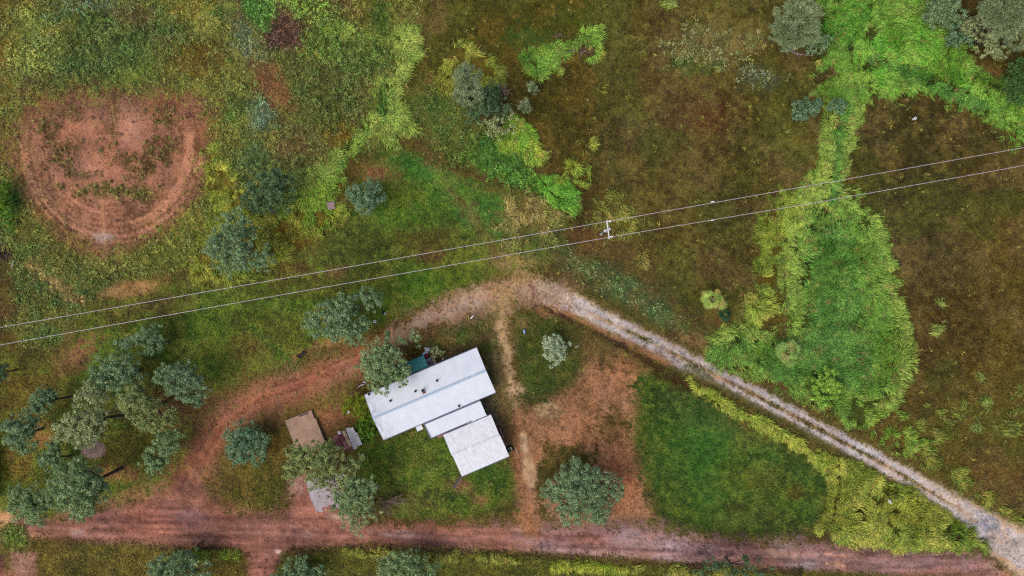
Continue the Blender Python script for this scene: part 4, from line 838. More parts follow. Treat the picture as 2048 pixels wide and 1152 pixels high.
def bare_tree(name, label, base, tips, h, r0, mat, cat='tree', seed=1):
    rnd = random.Random(seed); b = gp(*base); root = empty(name, (b[0], b[1], float(gz(*base)))); tag(root, label, cat)
    mb = MB(); limbs = MB()
    c = gp(sum(t[0] for t in tips) / len(tips), sum(t[1] for t in tips) / len(tips), h * .5)
    f = ((c[0] - b[0]) * .3, (c[1] - b[1]) * .3, h * .4)
    mb.tube([(0, 0, -.1), (0, 0, .1), f], [r0 * 1.3, r0, r0 * .8], 7)
    for t in tips:
        e = gp(t[0], t[1], h * rnd.uniform(.7, 1)); e = Vector((e[0] - b[0], e[1] - b[1], e[2])); F = Vector(f)
        m1 = F.lerp(e, .35) + Vector((rnd.uniform(-.3, .3), rnd.uniform(-.3, .3), .2)); m2 = F.lerp(e, .7) + Vector((rnd.uniform(-.25, .25), rnd.uniform(-.25, .25), .1))
        limbs.tube([F, m1, m2, e], [r0 * .8, r0 * .6, r0 * .45, r0 * .25], 5)
        for q in range(6):
            s = m1.lerp(e, rnd.uniform(0, .9)); a = rnd.uniform(0, 6.28); l = rnd.uniform(.35, 1.0)
            s2 = s + Vector((math.cos(a) * l * .5, math.sin(a) * l * .5, .1)); a += rnd.uniform(-.7, .7)
            limbs.tube([s, s2, s2 + Vector((math.cos(a) * l * .5, math.sin(a) * l * .5, .12))], [r0 * .35, r0 * .28, r0 * .18], 4)
    mb.build('trunk', mat, root, smooth=True); limbs.build('branches', mat, root, smooth=True)
bare_tree('dead_tree', 'leafless grey tree with twiggy branches beside the red road', (760, 995), [(808, 988), (795, 1006), (770, 1028), (785, 1035), (812, 1008), (765, 1015), (790, 1020), (820, 1000)], 2.6, .10, M_dead, seed=3)
bare_tree('dead_tree', 'small leafless grey tree rising from the upper middle clump', (1003, 203), [(1006, 172), (1000, 178), (1018, 182), (998, 172), (1012, 178)], 3.2, .12, M_dead, seed=5)
def branch(name, label, pts, r, mat, cat, twigs=6, seed=0):
    rnd = random.Random(seed); P0 = gp(*pts[0]); root_z = float(gz(*pts[0]))
    W = [Vector((gp(*p)[0] - P0[0], gp(*p)[1] - P0[1], .12 + .1 * rnd.random())) for p in pts]
    mb = MB(); mb.tube(W, [r * (1 - .7 * i / (len(W) - 1)) for i in range(len(W))], 6)
    for q in range(twigs):
        i = rnd.randrange(len(W) - 1); s = W[i].lerp(W[i + 1], rnd.random()); a = rnd.uniform(0, 6.28); l = rnd.uniform(.4, 1.1)
        mb.tube([s, s + Vector((math.cos(a) * l, math.sin(a) * l, rnd.uniform(-.08, .25)))], [r * .45, r * .15], 5)
    o = mb.build(name, mat, smooth=True); o.location = (P0[0], P0[1], root_z); tag(o, label, cat)
branch('fallen_branch', 'pale fallen branch lying under the she-oak at the bright grass edge', [(1576, 100), (1590, 108), (1605, 110), (1626, 112)], .13, M_pale_bark, 'branch', 7, 1)
branch('fallen_branch', 'dark fallen branch tangled in the bright tuft of the upper field', [(1136, 105), (1150, 102), (1165, 107), (1172, 100)], .11, M_dead, 'branch', 9, 2)
branch('fallen_branch', 'small dark stick on bare ground below the upper field tuft', [(1090, 152), (1098, 154), (1108, 156)], .09, M_char, 'branch', 3, 4)
branch('fallen_branch', 'broken grey stick standing in the brown patch of the upper field', [(1112, 78), (1117, 73), (1121, 67)], .09, M_dead, 'branch', 5, 8)
# fan palms
M_frond = mat_attr('palm_frond', .5, .35, .2)
def fan_palm(label, px, py, rpx, h, n, cA, cB, seed):
    rnd = np.random.default_rng(seed); x, y, _ = gp(px, py, h); b = (x, y, float(gz(px, py)))
    root = empty('fan_palm', b); tag(root, label, 'palm', 'fan palms')
    MB().tube([(0, 0, -.1), (.02, 0, h * .5), (0, 0, h)], [.2, .15, .13], 9).build('trunk', M_bark, root, smooth=True)
    rw = rpx / S * (H - h) / H
    for k in range(n):
        a = 2.399 * k + rnd.uniform(-.35, .35); up = rnd.uniform(.02, .95); pl = rw * rnd.uniform(.3, .66) * (1 - .72 * up); fr = rw * rnd.uniform(.32, .56)
        dirv = np.array([math.cos(a), math.sin(a), 0]); side = np.array([-math.sin(a), math.cos(a), 0])
        hub = np.array([0, 0, h]) + dirv * pl + np.array([0, 0, .1 + up * .5])
        V = []; F = []; C = []
        base = lin(cA) * rnd.uniform(.8, 1.25) if rnd.random() > .2 else lin(cB)
        # petiole
        p0 = np.array([0, 0, h - .05]); w = side * .025
        V += [p0 - w, p0 + w, hub + w, hub - w]; F.append((0, 1, 2, 3)); C += [lin((150, 150, 90))] * 4
        m = 18
        for i in range(m):
            t = (i / (m - 1) - .5) * 2 * 1.9; l = fr * (1 - .22 * abs(t) / 1.9) * rnd.uniform(.92, 1.05); tw = 1.9 / m * 1.05
            d = dirv * math.cos(t) + side * math.sin(t); d1 = dirv * math.cos(t - tw) + side * math.sin(t - tw); d2 = dirv * math.cos(t + tw) + side * math.sin(t + tw)
            dr = np.array([0, 0, -.18 * fr]); s = len(V)
            V += [hub, hub + d1 * l * .62 + dr * .25 - np.array([0, 0, .02]), hub + d * l + dr * 1.4, hub + d2 * l * .62 + dr * .25 - np.array([0, 0, .02]), hub + d * l * .6 + np.array([0, 0, .03])]
            F += [(s, s + 1, s + 4, s), (s + 1, s + 2, s + 4, s + 1), (s + 4, s + 2, s + 3, s + 4), (s, s + 4, s + 3, s)]
            cc = base * rnd.uniform(.75, 1.25); C += [cc] * 5
        me = bpy.data.meshes.new('frond'); me.from_pydata([tuple(v) for v in V], [], [F[0]] + [f[:3] for f in F[1:]]); me.update()
        at = me.color_attributes.new('col', 'FLOAT_COLOR', 'POINT'); at.data.foreach_set('color', np.concatenate([np.array(C) * 1.5, np.ones((len(C), 1))], 1).astype(np.float32).ravel())
        me.materials.append(M_frond); o = bpy.data.objects.new('frond', me); COL.objects.link(o); o.parent = root
fan_palm('pale green fan palm on the short field near the lane', 1424, 600, 33, 1.7, 15, (142, 160, 80), (160, 148, 84), 3)
fan_palm('dark green low fan palm beside the pale palm', 1449, 630, 17, .8, 14, (46, 72, 48), (58, 86, 54), 4)
fan_palm('greyish fan palm half buried in the tall grass above the lane', 1572, 705, 33, 1.9, 17, (120, 146, 76), (138, 142, 80), 5)
# ================================================================== buildings
M_white = mat_plain('white_sheet_metal', (212, 217, 222), .42, noise=(1.1, .06), bump=.02, c2=(200, 207, 214), spec=.5)
M_worn_white = mat_plain('worn_white_sheet_metal', (220, 222, 225), .45, noise=(1.6, .1), bump=.03, c2=(206, 208, 212), spec=.5)
M_ridge = mat_plain('blue_grey_metal', (176, 192, 206), .45, noise=(3, .15), bump=.02)
M_gutter = mat_plain('slate_gutter_metal', (92, 98, 122), .5, noise=(4, .25), bump=.02)
M_wall = mat_plain('fibro_wall', (196, 192, 180), .85, noise=(2, .15), bump=.05)
M_dark = mat_plain('dark_metal', (40, 36, 38), .55, noise=(8, .4), bump=.05)
M_black = mat_plain('black_rubber', (28, 28, 30), .8, noise=(10, .3), bump=.05)
M_glass = mat_plain('window_glass', (48, 58, 66), .12, noise=(2, .2), bump=0, spec=.6)
M_grey = mat_plain('galvanised_metal', (178, 182, 188), .45, noise=(5, .2), bump=.04)
M_conc = mat_plain('brown_concrete', (172, 142, 120), .9, noise=(1.3, .3), bump=.15, c2=(146, 116, 96))
M_gconc = mat_plain('grey_concrete', (172, 166, 170), .9, noise=(1.1, .25), bump=.15, c2=(152, 138, 136))
M_path = mat_plain('brown_paving', (120, 98, 78), .9, noise=(1.6, .3), bump=.15, c2=(90, 74, 60))
M_teal = mat_plain('teal_shade_cloth', (48, 112, 112), .85, noise=(3, .3), bump=.1)
M_rust = mat_plain('maroon_sheet', (128, 66, 62), .7, noise=(2.2, .4), bump=.08, c2=(92, 44, 48))
M_rust2 = mat_plain('faded_red_sheet', (158, 110, 98), .75, noise=(3, .3), bump=.08, c2=(132, 82, 76))
M_cream = mat_plain('cream_sheet', (190, 180, 138), .75, noise=(2.6, .3), bump=.08, c2=(164, 122, 84))
M_fibro = mat_plain('weathered_fibro_sheet', (196, 190, 188), .85, noise=(1.8, .25), bump=.1, c2=(164, 158, 154))
M_timber = mat_plain('weathered_timber', (170, 146, 108), .85, noise=(5, .35), bump=.15)
M_cream_t = mat_plain('cream_board', (200, 192, 170), .8, noise=(6, .2), bump=.08, c2=(176, 160, 132))
M_red = mat_plain('red_plastic', (200, 48, 62), .5, noise=(4, .2), bump=.02)
M_wplast = mat_plain('white_plastic', (224, 222, 220), .5, noise=(6, .12), bump=.02)
M_blue = mat_plain('pale_blue_plastic', (150, 170, 214), .45, noise=(5, .15), bump=.02)
M_brownstuff = mat_plain('brown_fruit', (150, 106, 48), .8, noise=(20, .5), bump=.3)
M_ash = mat_plain('ashy_earth', (152, 128, 114), .95, noise=(3, .4), bump=.4, c2=(112, 88, 82))
M_wire = mat_plain('aluminium_wire', (190, 178, 182), .5, noise=(2, .1), bump=0)
M_maroon = mat_plain('dark_red_steel', (84, 52, 52), .6, noise=(3, .35), bump=.05)
M_hose = mat_plain('faded_hose', (132, 116, 92), .7, noise=(6, .3), bump=0)
M_brick = mat_plain('red_brown_rack', (120, 64, 52), .8, noise=(6, .4), bump=.1)

def stain(m, u_edge, span, c, lo=.42, hi=.62, sc=1.6):      # leaf and water staining on a metal roof, near one end
    t = m.node_tree; p = t.nodes['Principled BSDF']; src = p.inputs['Base Color'].links[0].from_socket
    tc = nd(t, 'ShaderNodeTexCoord'); sx_ = nd(t, 'ShaderNodeSeparateXYZ'); t.links.new(tc.outputs['Object'], sx_.inputs[0])
    mr = nd(t, 'ShaderNodeMapRange'); mr.inputs[1].default_value = u_edge + span; mr.inputs[2].default_value = u_edge; t.links.new(sx_.outputs['X'], mr.inputs['Value'])
    mp = nd(t, 'ShaderNodeMapping'); mp.inputs['Scale'].default_value = (2.2, .7, 1); t.links.new(tc.outputs['Object'], mp.inputs['Vector'])
    n = nd(t, 'ShaderNodeTexNoise'); n.inputs['Scale'].default_value = sc; n.inputs['Detail'].default_value = 8; n.inputs['Roughness'].default_value = .72; t.links.new(mp.outputs[0], n.inputs['Vector'])
    m2 = nd(t, 'ShaderNodeMapRange'); m2.inputs[1].default_value = lo; m2.inputs[2].default_value = hi; t.links.new(n.outputs['Fac'], m2.inputs['Value'])
    mu = nd(t, 'ShaderNodeMath', operation='MULTIPLY'); t.links.new(mr.outputs[0], mu.inputs[0]); t.links.new(m2.outputs[0], mu.inputs[1])
    mx = nd(t, 'ShaderNodeMix', data_type='RGBA'); t.links.new(mu.outputs[0], mx.inputs['Factor']); t.links.new(src, mx.inputs['A']); mx.inputs['B'].default_value = (*lin(c), 1)
    t.links.new(mx.outputs['Result'], p.inputs['Base Color'])
class Frame:                 # local axes lying along a pair of photo pixels
    def __init__(s, c, a, b, h):
        A = gp(*a, h); Bq = gp(*b, h); s.ang = math.atan2(Bq[1] - A[1], Bq[0] - A[0]); s.o = gp(*c, h)[:2]
        s.c, s.s = math.cos(s.ang), math.sin(s.ang)
    def l(s, px, py, h):
        x, y, _ = gp(px, py, h); x -= s.o[0]; y -= s.o[1]
        return (x * s.c + y * s.s, -x * s.s + y * s.c)
def sheet(mb, quad, n, amp, th=.03):
    """corrugated sheet over a 3-D quad (a,b along the eave, c,d along the ridge), ribs running from eave to ridge"""
    a, b, c, d = [Vector(q) for q in quad]; vs = []; fs = []
    up = (b - a).cross(d - a).normalized()
    if up.z < 0: up = -up
    N = n * 4
    for i in range(N + 1):
        t = i / N; z = amp * (1 if (i % 4) == 0 else 0) if amp else 0
        lo = a.lerp(b, t) + up * z; hi = d.lerp(c, t) + up * z
        vs += [lo, hi, lo - up * th, hi - up * th]
    for i in range(N):
        k = i * 4
        fs += [(k, k + 4, k + 5, k + 1), (k + 2, k + 3, k + 7, k + 6), (k, k + 2, k + 6, k + 4), (k + 1, k + 5, k + 7, k + 3)]
    fs += [(0, 1, 3, 2), (N * 4, N * 4 + 2, N * 4 + 3, N * 4 + 1)]
    mb.add(vs, fs)
# ------------------------------------------------------------------ house
EV, RG = 2.75, 3.35
F = Frame((860, 787), (730, 790), (954.5, 694.7), EV)
house = empty('house', (F.o[0], F.o[1], 0), F.ang); tag(house, 'long low house with a white metal gable roof and a lean-to wing', 'house')
stain(M_white, -7.3, 2.2, (150, 158, 168)); stain(M_white, -7.3, 30, (204, 209, 214), .5, .75, .9); stain(M_worn_white, 3, 8, (192, 194, 198), .45, .7, 1.2)
A = F.l(730, 790, EV); Bc = F.l(954.5, 694.7, EV); Cc = F.l(989.4, 785.3, EV); D = F.l(766, 880, EV)
u0, u1 = (A[0] + D[0]) / 2, (Bc[0] + Cc[0]) / 2; v1, v0 = (A[1] + Bc[1]) / 2, (Cc[1] + D[1]) / 2; vm = (v0 + v1) / 2
rf = MB()
sheet(rf, [(u0, v1, EV), (u1, v1, EV), (u1, vm, RG), (u0, vm, RG)], 38, .003)
sheet(rf, [(u0, v0, EV), (u1, v0, EV), (u1, vm - .002, RG), (u0, vm - .002, RG)], 38, .003)
roof = rf.build('roof', M_white, house)
rc = MB(); w = .17
rc.add([(u0 - .02, vm - w, RG - .01), (u1 + .02, vm - w, RG - .01), (u1 + .02, vm, RG + .06), (u0 - .02, vm, RG + .06), (u0 - .02, vm + w, RG - .01), (u1 + .02, vm + w, RG - .01)], [(0, 1, 2, 3), (3, 2, 5, 4)])
rc.build('ridge_cap', M_ridge, roof)
for v, sg in ((v1, 1), (v0, -1)):
    g = MB(); g.box(u0, u1, *(sorted((v + sg * .005, v + sg * .10))), EV - .13, EV - .03); g.build('gutter', M_gutter, roof)
for u, sg in ((u0, -1), (u1, 1)):
    bg = MB()
    for va, vb in ((v1, vm), (v0, vm)):
        ua, ub = (u + sg * .004, u + sg * .04)
        bg.add([(x, y, z) for x in (ua, ub) for y, z in ((va, EV + .02), (vb, RG + .02), (vb, RG - .16), (va, EV - .16))],
               [(0, 1, 2, 3), (7, 6, 5, 4), (0, 4, 5, 1), (1, 5, 6, 2), (2, 6, 7, 3), (3, 7, 4, 0)])
    bg.build('bargeboard', M_grey, roof)
o_ = .45
wl = MB(); hw = EV - .12
wl.box(u0 + o_, u1 - o_, v0 + o_, v1 - o_, 0, hw)
for u in (u0 + o_, u1 - o_):
    wl.add([(u, v0 + o_, hw + .001), (u, v1 - o_, hw + .001), (u, vm, RG - .06)], [(0, 1, 2)])
wall = wl.build('wall', M_wall, house)
def roof_z(v): return EV + (RG - EV) * (1 - abs(v - vm) / (v1 - vm))
for (px, py) in ((737, 789.5), (781, 801.5), (831, 782.5), (874, 761.5), (917.5, 813)):
    u, v = F.l(px, py, 3.2); z = roof_z(v)
    p = MB(); p.lathe([(.16, -.03), (.15, .04), (.075, .06), (.07, .34), (.10, .36), (.10, .42), (.02, .46)], 12, (u, v, z)); p.build('vent_pipe', M_dark, roof, smooth=False)
u, v = F.l(847.5, 783, 3.3); z = roof_z(v)
f_ = MB(); f_.box(u - .28, u + .28, v - .36, v + .30, z - .10, z + .05); fl_ = f_.build('flue', M_grey, roof)
f2 = MB(); f2.box(u - .18, u + .18, v - .26, v + .10, z + .052, z + .10); f2.build('soot_tray', M_brick, fl_)
f3 = MB(); f3.lathe([(.10, 0), (.10, .55), (.16, .57), (.16, .64), (.03, .70)], 12, (u, v + .22, z + .052)); f3.build('flue_pipe', M_dark, fl_)
for s_, ys in (((v1 - o_), 1), ((v0 + o_), -1)):
    for uu in (-5.2, -2.0, 1.6, 4.8):
        if ys < 0 and uu > -3: continue
        fr = MB(); y0, y1 = sorted((s_ + ys * .003, s_ + ys * .05)); fr.box(uu - .75, uu + .75, y0, y1, .95, 2.1); wn = fr.build('window', M_wplast, house)
        pn = MB(); y0, y1 = sorted((s_ + ys * .052, s_ + ys * .06)); pn.box(uu - .67, uu - .03, y0, y1, 1.03, 2.02); pn.box(uu + .03, uu + .67, y0, y1, 1.03, 2.02); pn.build('pane', M_glass, wn)
dr = MB(); dr.box(2.9, 3.75, v1 - o_ + .003, v1 - o_ + .05, .02, 2.06); dor = dr.build('door', M_cream_t, house)
hd = MB(); hd.box(3.6, 3.68, v1 - o_ + .052, v1 - o_ + .10, .98, 1.02); hd.build('handle', M_grey, dor)
# lean-to wing on the south side
h1, h2 = 2.45, 2.25
a1 = F.l(847, 845.5, h1); a2 = F.l(960, 799.5, h1); a3 = F.l(972.5, 831, h2); a4 = F.l(860.6, 873.8, h2)
au0, au1 = (a1[0] + a4[0]) / 2, (a2[0] + a3[0]) / 2; av1 = v0 + .06; av0 = (a3[1] + a4[1]) / 2
lt = MB(); sheet(lt, [(au0, av0, h2), (au1, av0, h2), (au1, av1, h1), (au0, av1, h1)], 20, .003); ltr = lt.build('lean_to_roof', M_white, house)
g = MB(); g.box(au0, au1 - 1.9, av0 - .12, av0 - .005, h2 - .14, h2 - .03); g.build('gutter', M_gutter, ltr)
g = MB(); g.box(au0 + .02, au1, v0 - .28, v0 - .11, h1 - .02, h1 + .10); g.build('box_gutter', M_gutter, ltr)
g = MB(); g.box(au0 - .07, au0 - .005, av0, av1, h2 - .14, h1 + .04); g.build('bargeboard', M_gutter, ltr)
e2 = F.l(935, 848, 2.2)
g = MB(); sheet(g, [(e2[0], av0 - .30, h2 - .06), (au1 + .02, av0 - .30, h2 - .06), (au1 + .02, av0 + .02, h2 - .035), (e2[0], av0 + .02, h2 - .035)], 8, 0); g.build('flashing', M_white, ltr)
lw = MB(); lw.box(au0 + .25, au1 - .25, av0 + .25, v0 + o_ - .003, 0, h2 - .16); lw.build('lean_to_wall', M_wall, house)
# small door awning between the main roof and the wing
q1 = F.l(829, 851, 2.4); q2 = F.l(847.5, 845, 2.4); q3 = F.l(846.5, 858, 2.3); q4 = F.l(835, 863, 2.3)
aw = MB(); sheet(aw, [(q4[0], q4[1], 2.28), (q3[0], q3[1], 2.28), (q3[0], v0 + .1, 2.44), (q4[0], v0 + .1, 2.44)], 5, .01); aw.build('door_awning', M_white, house)

# ------------------------------------------------------------------ carport
ch, cr = 2.3, 2.62
Fc = Frame((953, 890), (887.8, 869.7), (983, 829), ch)
cp = empty('carport', (Fc.o[0], Fc.o[1], 0), Fc.ang); tag(cp, 'open carport with a ribbed worn white roof at the house corner', 'carport')
k1 = Fc.l(887.8, 869.7, ch); k2 = Fc.l(983, 829, ch); k3 = Fc.l(1017.5, 913.4, ch); k4 = Fc.l(922, 952.5, ch); km1 = Fc.l(903.0, 916.6, cr); km2 = Fc.l(1000, 871, cr)
cu0, cu1 = (k1[0] + k4[0]) / 2, (k2[0] + k3[0]) / 2; cv1, cv0 = (k1[1] + k2[1]) / 2, (k3[1] + k4[1]) / 2; cvm = (cv0 + cv1) / 2 + .12
rr_ = MB(); sheet(rr_, [(cu0 - .05, cv1, ch), (cu1 - .03, cv1, ch), (cu1 - .03, cvm, cr), (cu0 - .05, cvm, cr)], 21, .010)
sheet(rr_, [(cu0 + .05, cv0, ch), (cu1 + .03, cv0, ch), (cu1 + .03, cvm - .004, cr - .02), (cu0 + .05, cvm - .004, cr - .02)], 21, .010)
cro = rr_.build('roof', M_worn_white, cp)
rc = MB(); rc.add([(cu0, cvm - .13, cr + .03), (cu1, cvm - .13, cr + .03), (cu1, cvm, cr + .07), (cu0, cvm, cr + .07), (cu0, cvm + .13, cr + .03), (cu1, cvm + .13, cr + .03)], [(0, 1, 2, 3), (3, 2, 5, 4)]); rc.build('ridge_cap', M_worn_white, cro)
for v, sg in ((cv1, 1), (cv0, -1)):
    g = MB(); g.box(cu0, cu1, *sorted((v + sg * .005, v + sg * .09)), ch - .12, ch - .03); g.build('gutter', M_gutter, cro)
for u in (cu0 + .3, (cu0 + cu1) / 2, cu1 - .3):
    for v in (cv0 + .25, cv1 - .25):
        p = MB(); p.box(u - .05, u + .05, v - .05, v + .05, 0, ch - .04); p.build('post', M_grey, cp)
for v in (cv0 + .25, cv1 - .25):
    p = MB(); p.box(cu0 + .1, cu1 - .1, v - .04, v + .04, ch - .036, ch - .032 + .01); p.build('beam', M_grey, cp)
sl = MB(); sl.box(cu0 + .1, cu1 - .1, cv0 + .1, cv1 - .1, .004, .06); sl.build('floor_slab', M_gconc, cp)
# things around the carport and the house
def slab_thing(name, label, cat, px, z0, z1, mat, h=None, bevel=.01, group=None):
    h = z1 if h is None else h; W = [gp(x, y, h) for x, y in px]; cx = sum(w[0] for w in W) / len(W); cy = sum(w[1] for w in W) / len(W)
    mb = MB(); mb.slab([(w[0] - cx, w[1] - cy) for w in W], z0, z1); o = mb.build(name, mat, None, bevel); o.location = (cx, cy, 0); return tag(o, label, cat, group)
slab_thing('paved_path', 'brown paved path curving from the house wing to the carport side', 'path', [(960, 799), (968, 803), (978, 812), (993, 826), (1002.5, 851), (994, 855), (984, 836), (976, 840), (966, 820)], .005, .07, M_path)
slab_thing('paved_path', 'small red-brown paved step in the gap between wing and carport', 'path', [(872, 866), (945, 838), (948, 848), (876, 877.5)], .005, .08, M_rust2)
# dark steel beam sticking out beyond the carport corner
bA = gp(923, 952, 2.0); bB = gp(907, 976, 1.6); bm = MB(); d = Vector((bB[0] - bA[0], bB[1] - bA[1], bB[2] - bA[2])); n = Vector((-d.y, d.x, 0)).normalized() * .15; z = Vector((0, 0, .12)); dd = d
vs = [v for e in (Vector((0, 0, 0)), dd) for v in (e - n - z, e + n - z, e + n + z, e - n + z)]
bm.add(vs, [(0, 1, 2, 3), (7, 6, 5, 4), (0, 4, 5, 1), (1, 5, 6, 2), (2, 6, 7, 3), (3, 7, 4, 0)])
bo = empty('drain_chute', (bA[0], bA[1], 0)); tag(bo, 'dark steel chute sloping out from the lower carport corner on a prop', 'drain chute')
ob = bm.build('chute', M_dark, bo); ob.location = (0, 0, bA[2])
pr = MB(); pr.tube([(dd.x * .9, dd.y * .9, 0), (dd.x * .9, dd.y * .9, bA[2] + dd.z * .9 - .1)], .035, 8); pr.build('prop', M_dark, bo)
rs = MB(); rs.tube([(dd.x * .02 + n.x * 1.02, dd.y * .02 + n.y * 1.02, bA[2] + .115), (dd.x + n.x * 1.02, dd.y + n.y * 1.02, bA[2] + dd.z + .115)], .015, 6); rs.build('rail', M_rust2, bo)
# rusty rack under the carport edge, machine, plank
x, y, _ = gp(1001, 866, .5); rk = empty('steel_rack', (x, y, 0), R(-68)); tag(rk, 'narrow red-brown steel rack along the outer carport side', 'rack')
for dz in (.12, .55): b = MB(); b.box(-.75, .75, -.2, .2, dz, dz + .04); b.build('shelf', M_brick, rk)
for ux in (-.72, .72):
    for uy in (-.18, .18): b = MB(); b.box(ux - .025, ux + .025, uy - .025, uy + .025, 0, .75); b.build('leg', M_brick, rk)
b = MB(); b.tube([(-.7, .16, .78), (.7, .16, .78)], .03, 8); b.build('rail', M_grey, rk)
x, y, _ = gp(1019, 899, .4); mc = empty('garden_machine', (x, y, 0), R(35)); tag(mc, 'dark wheeled machine with white fittings beside the carport corner', 'machine')
b = MB(); b.box(-.38, .38, -.24, .24, .18, .44); b.box(-.2, .16, -.16, .16, .442, .62); b.build('body', M_black, mc, .03)
for ux, uy in ((-.32, .29), (.32, .29), (-.32, -.29), (.32, -.29)):
    b = MB(); b.tube([(ux, uy - .05, .17), (ux, uy + .05, .17)], .17, 14); b.build('wheel', M_black, mc)
b = MB(); b.tube([(-.36, .1, .5), (-.62, .14, .85), (-.62, -.14, .85), (-.36, -.1, .5)], .022, 7); b.build('handlebar', M_grey, mc)
b = MB(); b.lathe([(.09, 0), (.1, .06), (.03, .09)], 12, (.24, .1, .44)); b.lathe([(.07, 0), (.07, .1), (.02, .12)], 12, (.26, -.12, .44)); b.build('cap', M_wplast, mc)
b = MB(); b.box(-.06, .06, .17, .23, .45, .6); b.build('cover', M_wplast, mc)
x, y, _ = gp(1033, 902, .05); b = MB(); b.box(-.5, .5, -.07, .07, .01, .07); o = b.build('timber_plank', M_timber, None, .008); o.location = (x, y, float(gz(1033, 902)) ); o.rotation_euler.z = R(-76); tag(o, 'short pale timber plank lying near the dark machine', 'plank')
# ------------------------------------------------------------------ north side: shade awning, tables, clutter
hS = 2.2
sq = [(790, 733.5), (848, 709.5), (856, 733), (798, 759)]
W = [gp(a, b, hS) for a, b in sq]; cx = sum(w[0] for w in W) / 4; cy = sum(w[1] for w in W) / 4
sa = empty('shade_awning', (cx, cy, 0), F.ang); tag(sa, 'teal cloth awning along the house under the leaning gum', 'awning')
ca, sn = math.cos(-F.ang), math.sin(-F.ang)
loc = [((w[0] - cx) * ca - (w[1] - cy) * sn, (w[0] - cx) * sn + (w[1] - cy) * ca) for w in W]
x0, x1 = (loc[0][0] + loc[3][0]) / 2, (loc[1][0] + loc[2][0]) / 2; y1, y0 = (loc[0][1] + loc[1][1]) / 2, (loc[2][1] + loc[3][1]) / 2
NXc, NYc = 24, 8; vs = []; fs = []
for j in range(NYc + 1):
    for i in range(NXc + 1):
        s_, t_ = i / NXc, j / NYc; vs.append((x0 + (x1 - x0) * s_, y0 + (y1 - y0) * t_, hS + .22 * (1 - t_) - .12 * math.sin(math.pi * ((s_ * 3) % 1)) * math.sin(math.pi * t_)))
for j in range(NYc):
    for i in range(NXc): k = j * (NXc + 1) + i; fs.append((k, k + 1, k + NXc + 2, k + NXc + 1))
c_ = MB().add(vs, fs).build('cloth', M_teal, sa, smooth=True); so = c_.modifiers.new('thick', 'SOLIDIFY'); so.thickness = .01
for px_ in (x0 + .06, (x0 + x1) / 2, x1 - .06):
    b = MB(); b.tube([(px_, y1 - .06, 0), (px_, y1 - .06, hS)], .03, 8); b.build('post', M_grey, sa)
def at(px, py, h=0.0): x, y, _ = gp(px, py, h); return (x, y, float(gz(px, py)))
tb = empty('outdoor_table', at(855.5, 719, .75), F.ang + R(90)); tag(tb, 'long grey outdoor table at the end of the teal awning', 'table')
b = MB(); b.box(-1.0, 1.0, -.36, .36, .71, .75); b.build('tabletop', M_grey, tb, .008)
for ux in (-.92, .92):
    for uy in (-.3, .3): b = MB(); b.box(ux - .03, ux + .03, uy - .03, uy + .03, 0, .709); b.build('leg', M_grey, tb)
def top(px, py): x, y, _ = gp(px, py, .75); return (x, y, .75 + float(gz(855, 719)))
tr_ = empty('plastic_tub', top(854, 712), F.ang + R(90)); tag(tr_, 'dark tub holding red things on the long grey table', 'tub')
b = MB(); b.box(-.3, .3, -.3, .3, .002, .03)
for q in ((-.3, .3, -.3, -.27), (-.3, .3, .27, .3), (-.3, -.27, -.269, .269), (.27, .3, -.269, .269)): b.box(*q, .031, .16)
b.build('tub', M_maroon, tr_)
b = MB()
for k in range(9): a = k * 2.4; r = .06 * math.sqrt(k); b.lathe([(.0, 0), (.05, .02), (.065, .07), (.045, .12), (.0, .14)], 9, (r * math.cos(a) * 1.1, r * math.sin(a) * 1.1, .032))
b.build('contents', M_red, tr_, smooth=True)
tr_ = empty('wire_basket', top(859, 725.5), F.ang + R(90)); tag(tr_, 'basket of yellow-brown odds and ends on the long grey table', 'basket')
b = MB()
for q in (.0, .07, .14): b.tube([(-.28, -.3, q + .01), (.28, -.3, q + .01), (.28, .3, q + .01), (-.28, .3, q + .01), (-.28, -.3, q + .01)], .012, 6)
for k in range(6):
    q = -.28 + k * .112
    b.tube([(q, -.3, .15), (q, -.3, .01), (q, .3, .01), (q, .3, .15)], .008, 5)
b.build('basket', M_grey, tr_)
b = MB(); rb = random.Random(4)
for k in range(16): b.lathe([(0, 0), (.05, .015), (.07, .06), (.04, .11), (0, .12)], 8, (rb.uniform(-.2, .2), rb.uniform(-.22, .22), .02 + rb.uniform(0, .06)))
b.build('contents', M_brownstuff, tr_, smooth=True)
ws = empty('laundry_pile', at(855, 701, .4)); tag(ws, 'crumpled white cloths heaped at the outer end of the table', 'cloth')
vs = []; fs = []; n = 14; rb = random.Random(9)
for j in range(n + 1):
    for i in range(n + 1):
        s_, t_ = i / n * 2 - 1, j / n * 2 - 1; r_ = s_ * s_ + t_ * t_; vs.append((s_ * .42, t_ * .34, max(.01, .42 * (1 - r_) + rb.uniform(-.05, .07))))
for j in range(n):
    for i in range(n): k = j * (n + 1) + i; fs.append((k, k + 1, k + n + 2, k + n + 1))
MB().add(vs, fs).build('cloth', M_wplast, ws, smooth=True)
cb = MB(); cb.box(-.62, .62, -.2, .2, .40, .45)
for ux in (-.5, .5):
    for uy in (-.15, .15): cb.box(ux - .03, ux + .03, uy - .03, uy + .03, 0, .399)
for k in range(3): cb.box(-.6, .6, -.19 + k * .13, -.08 + k * .13, .451, .465)
o = cb.build('bench', M_cream_t, None); o.location = at(868, 722, .45); o.rotation_euler.z = F.ang + R(92); tag(o, 'cream slatted bench beside the long grey table', 'bench')
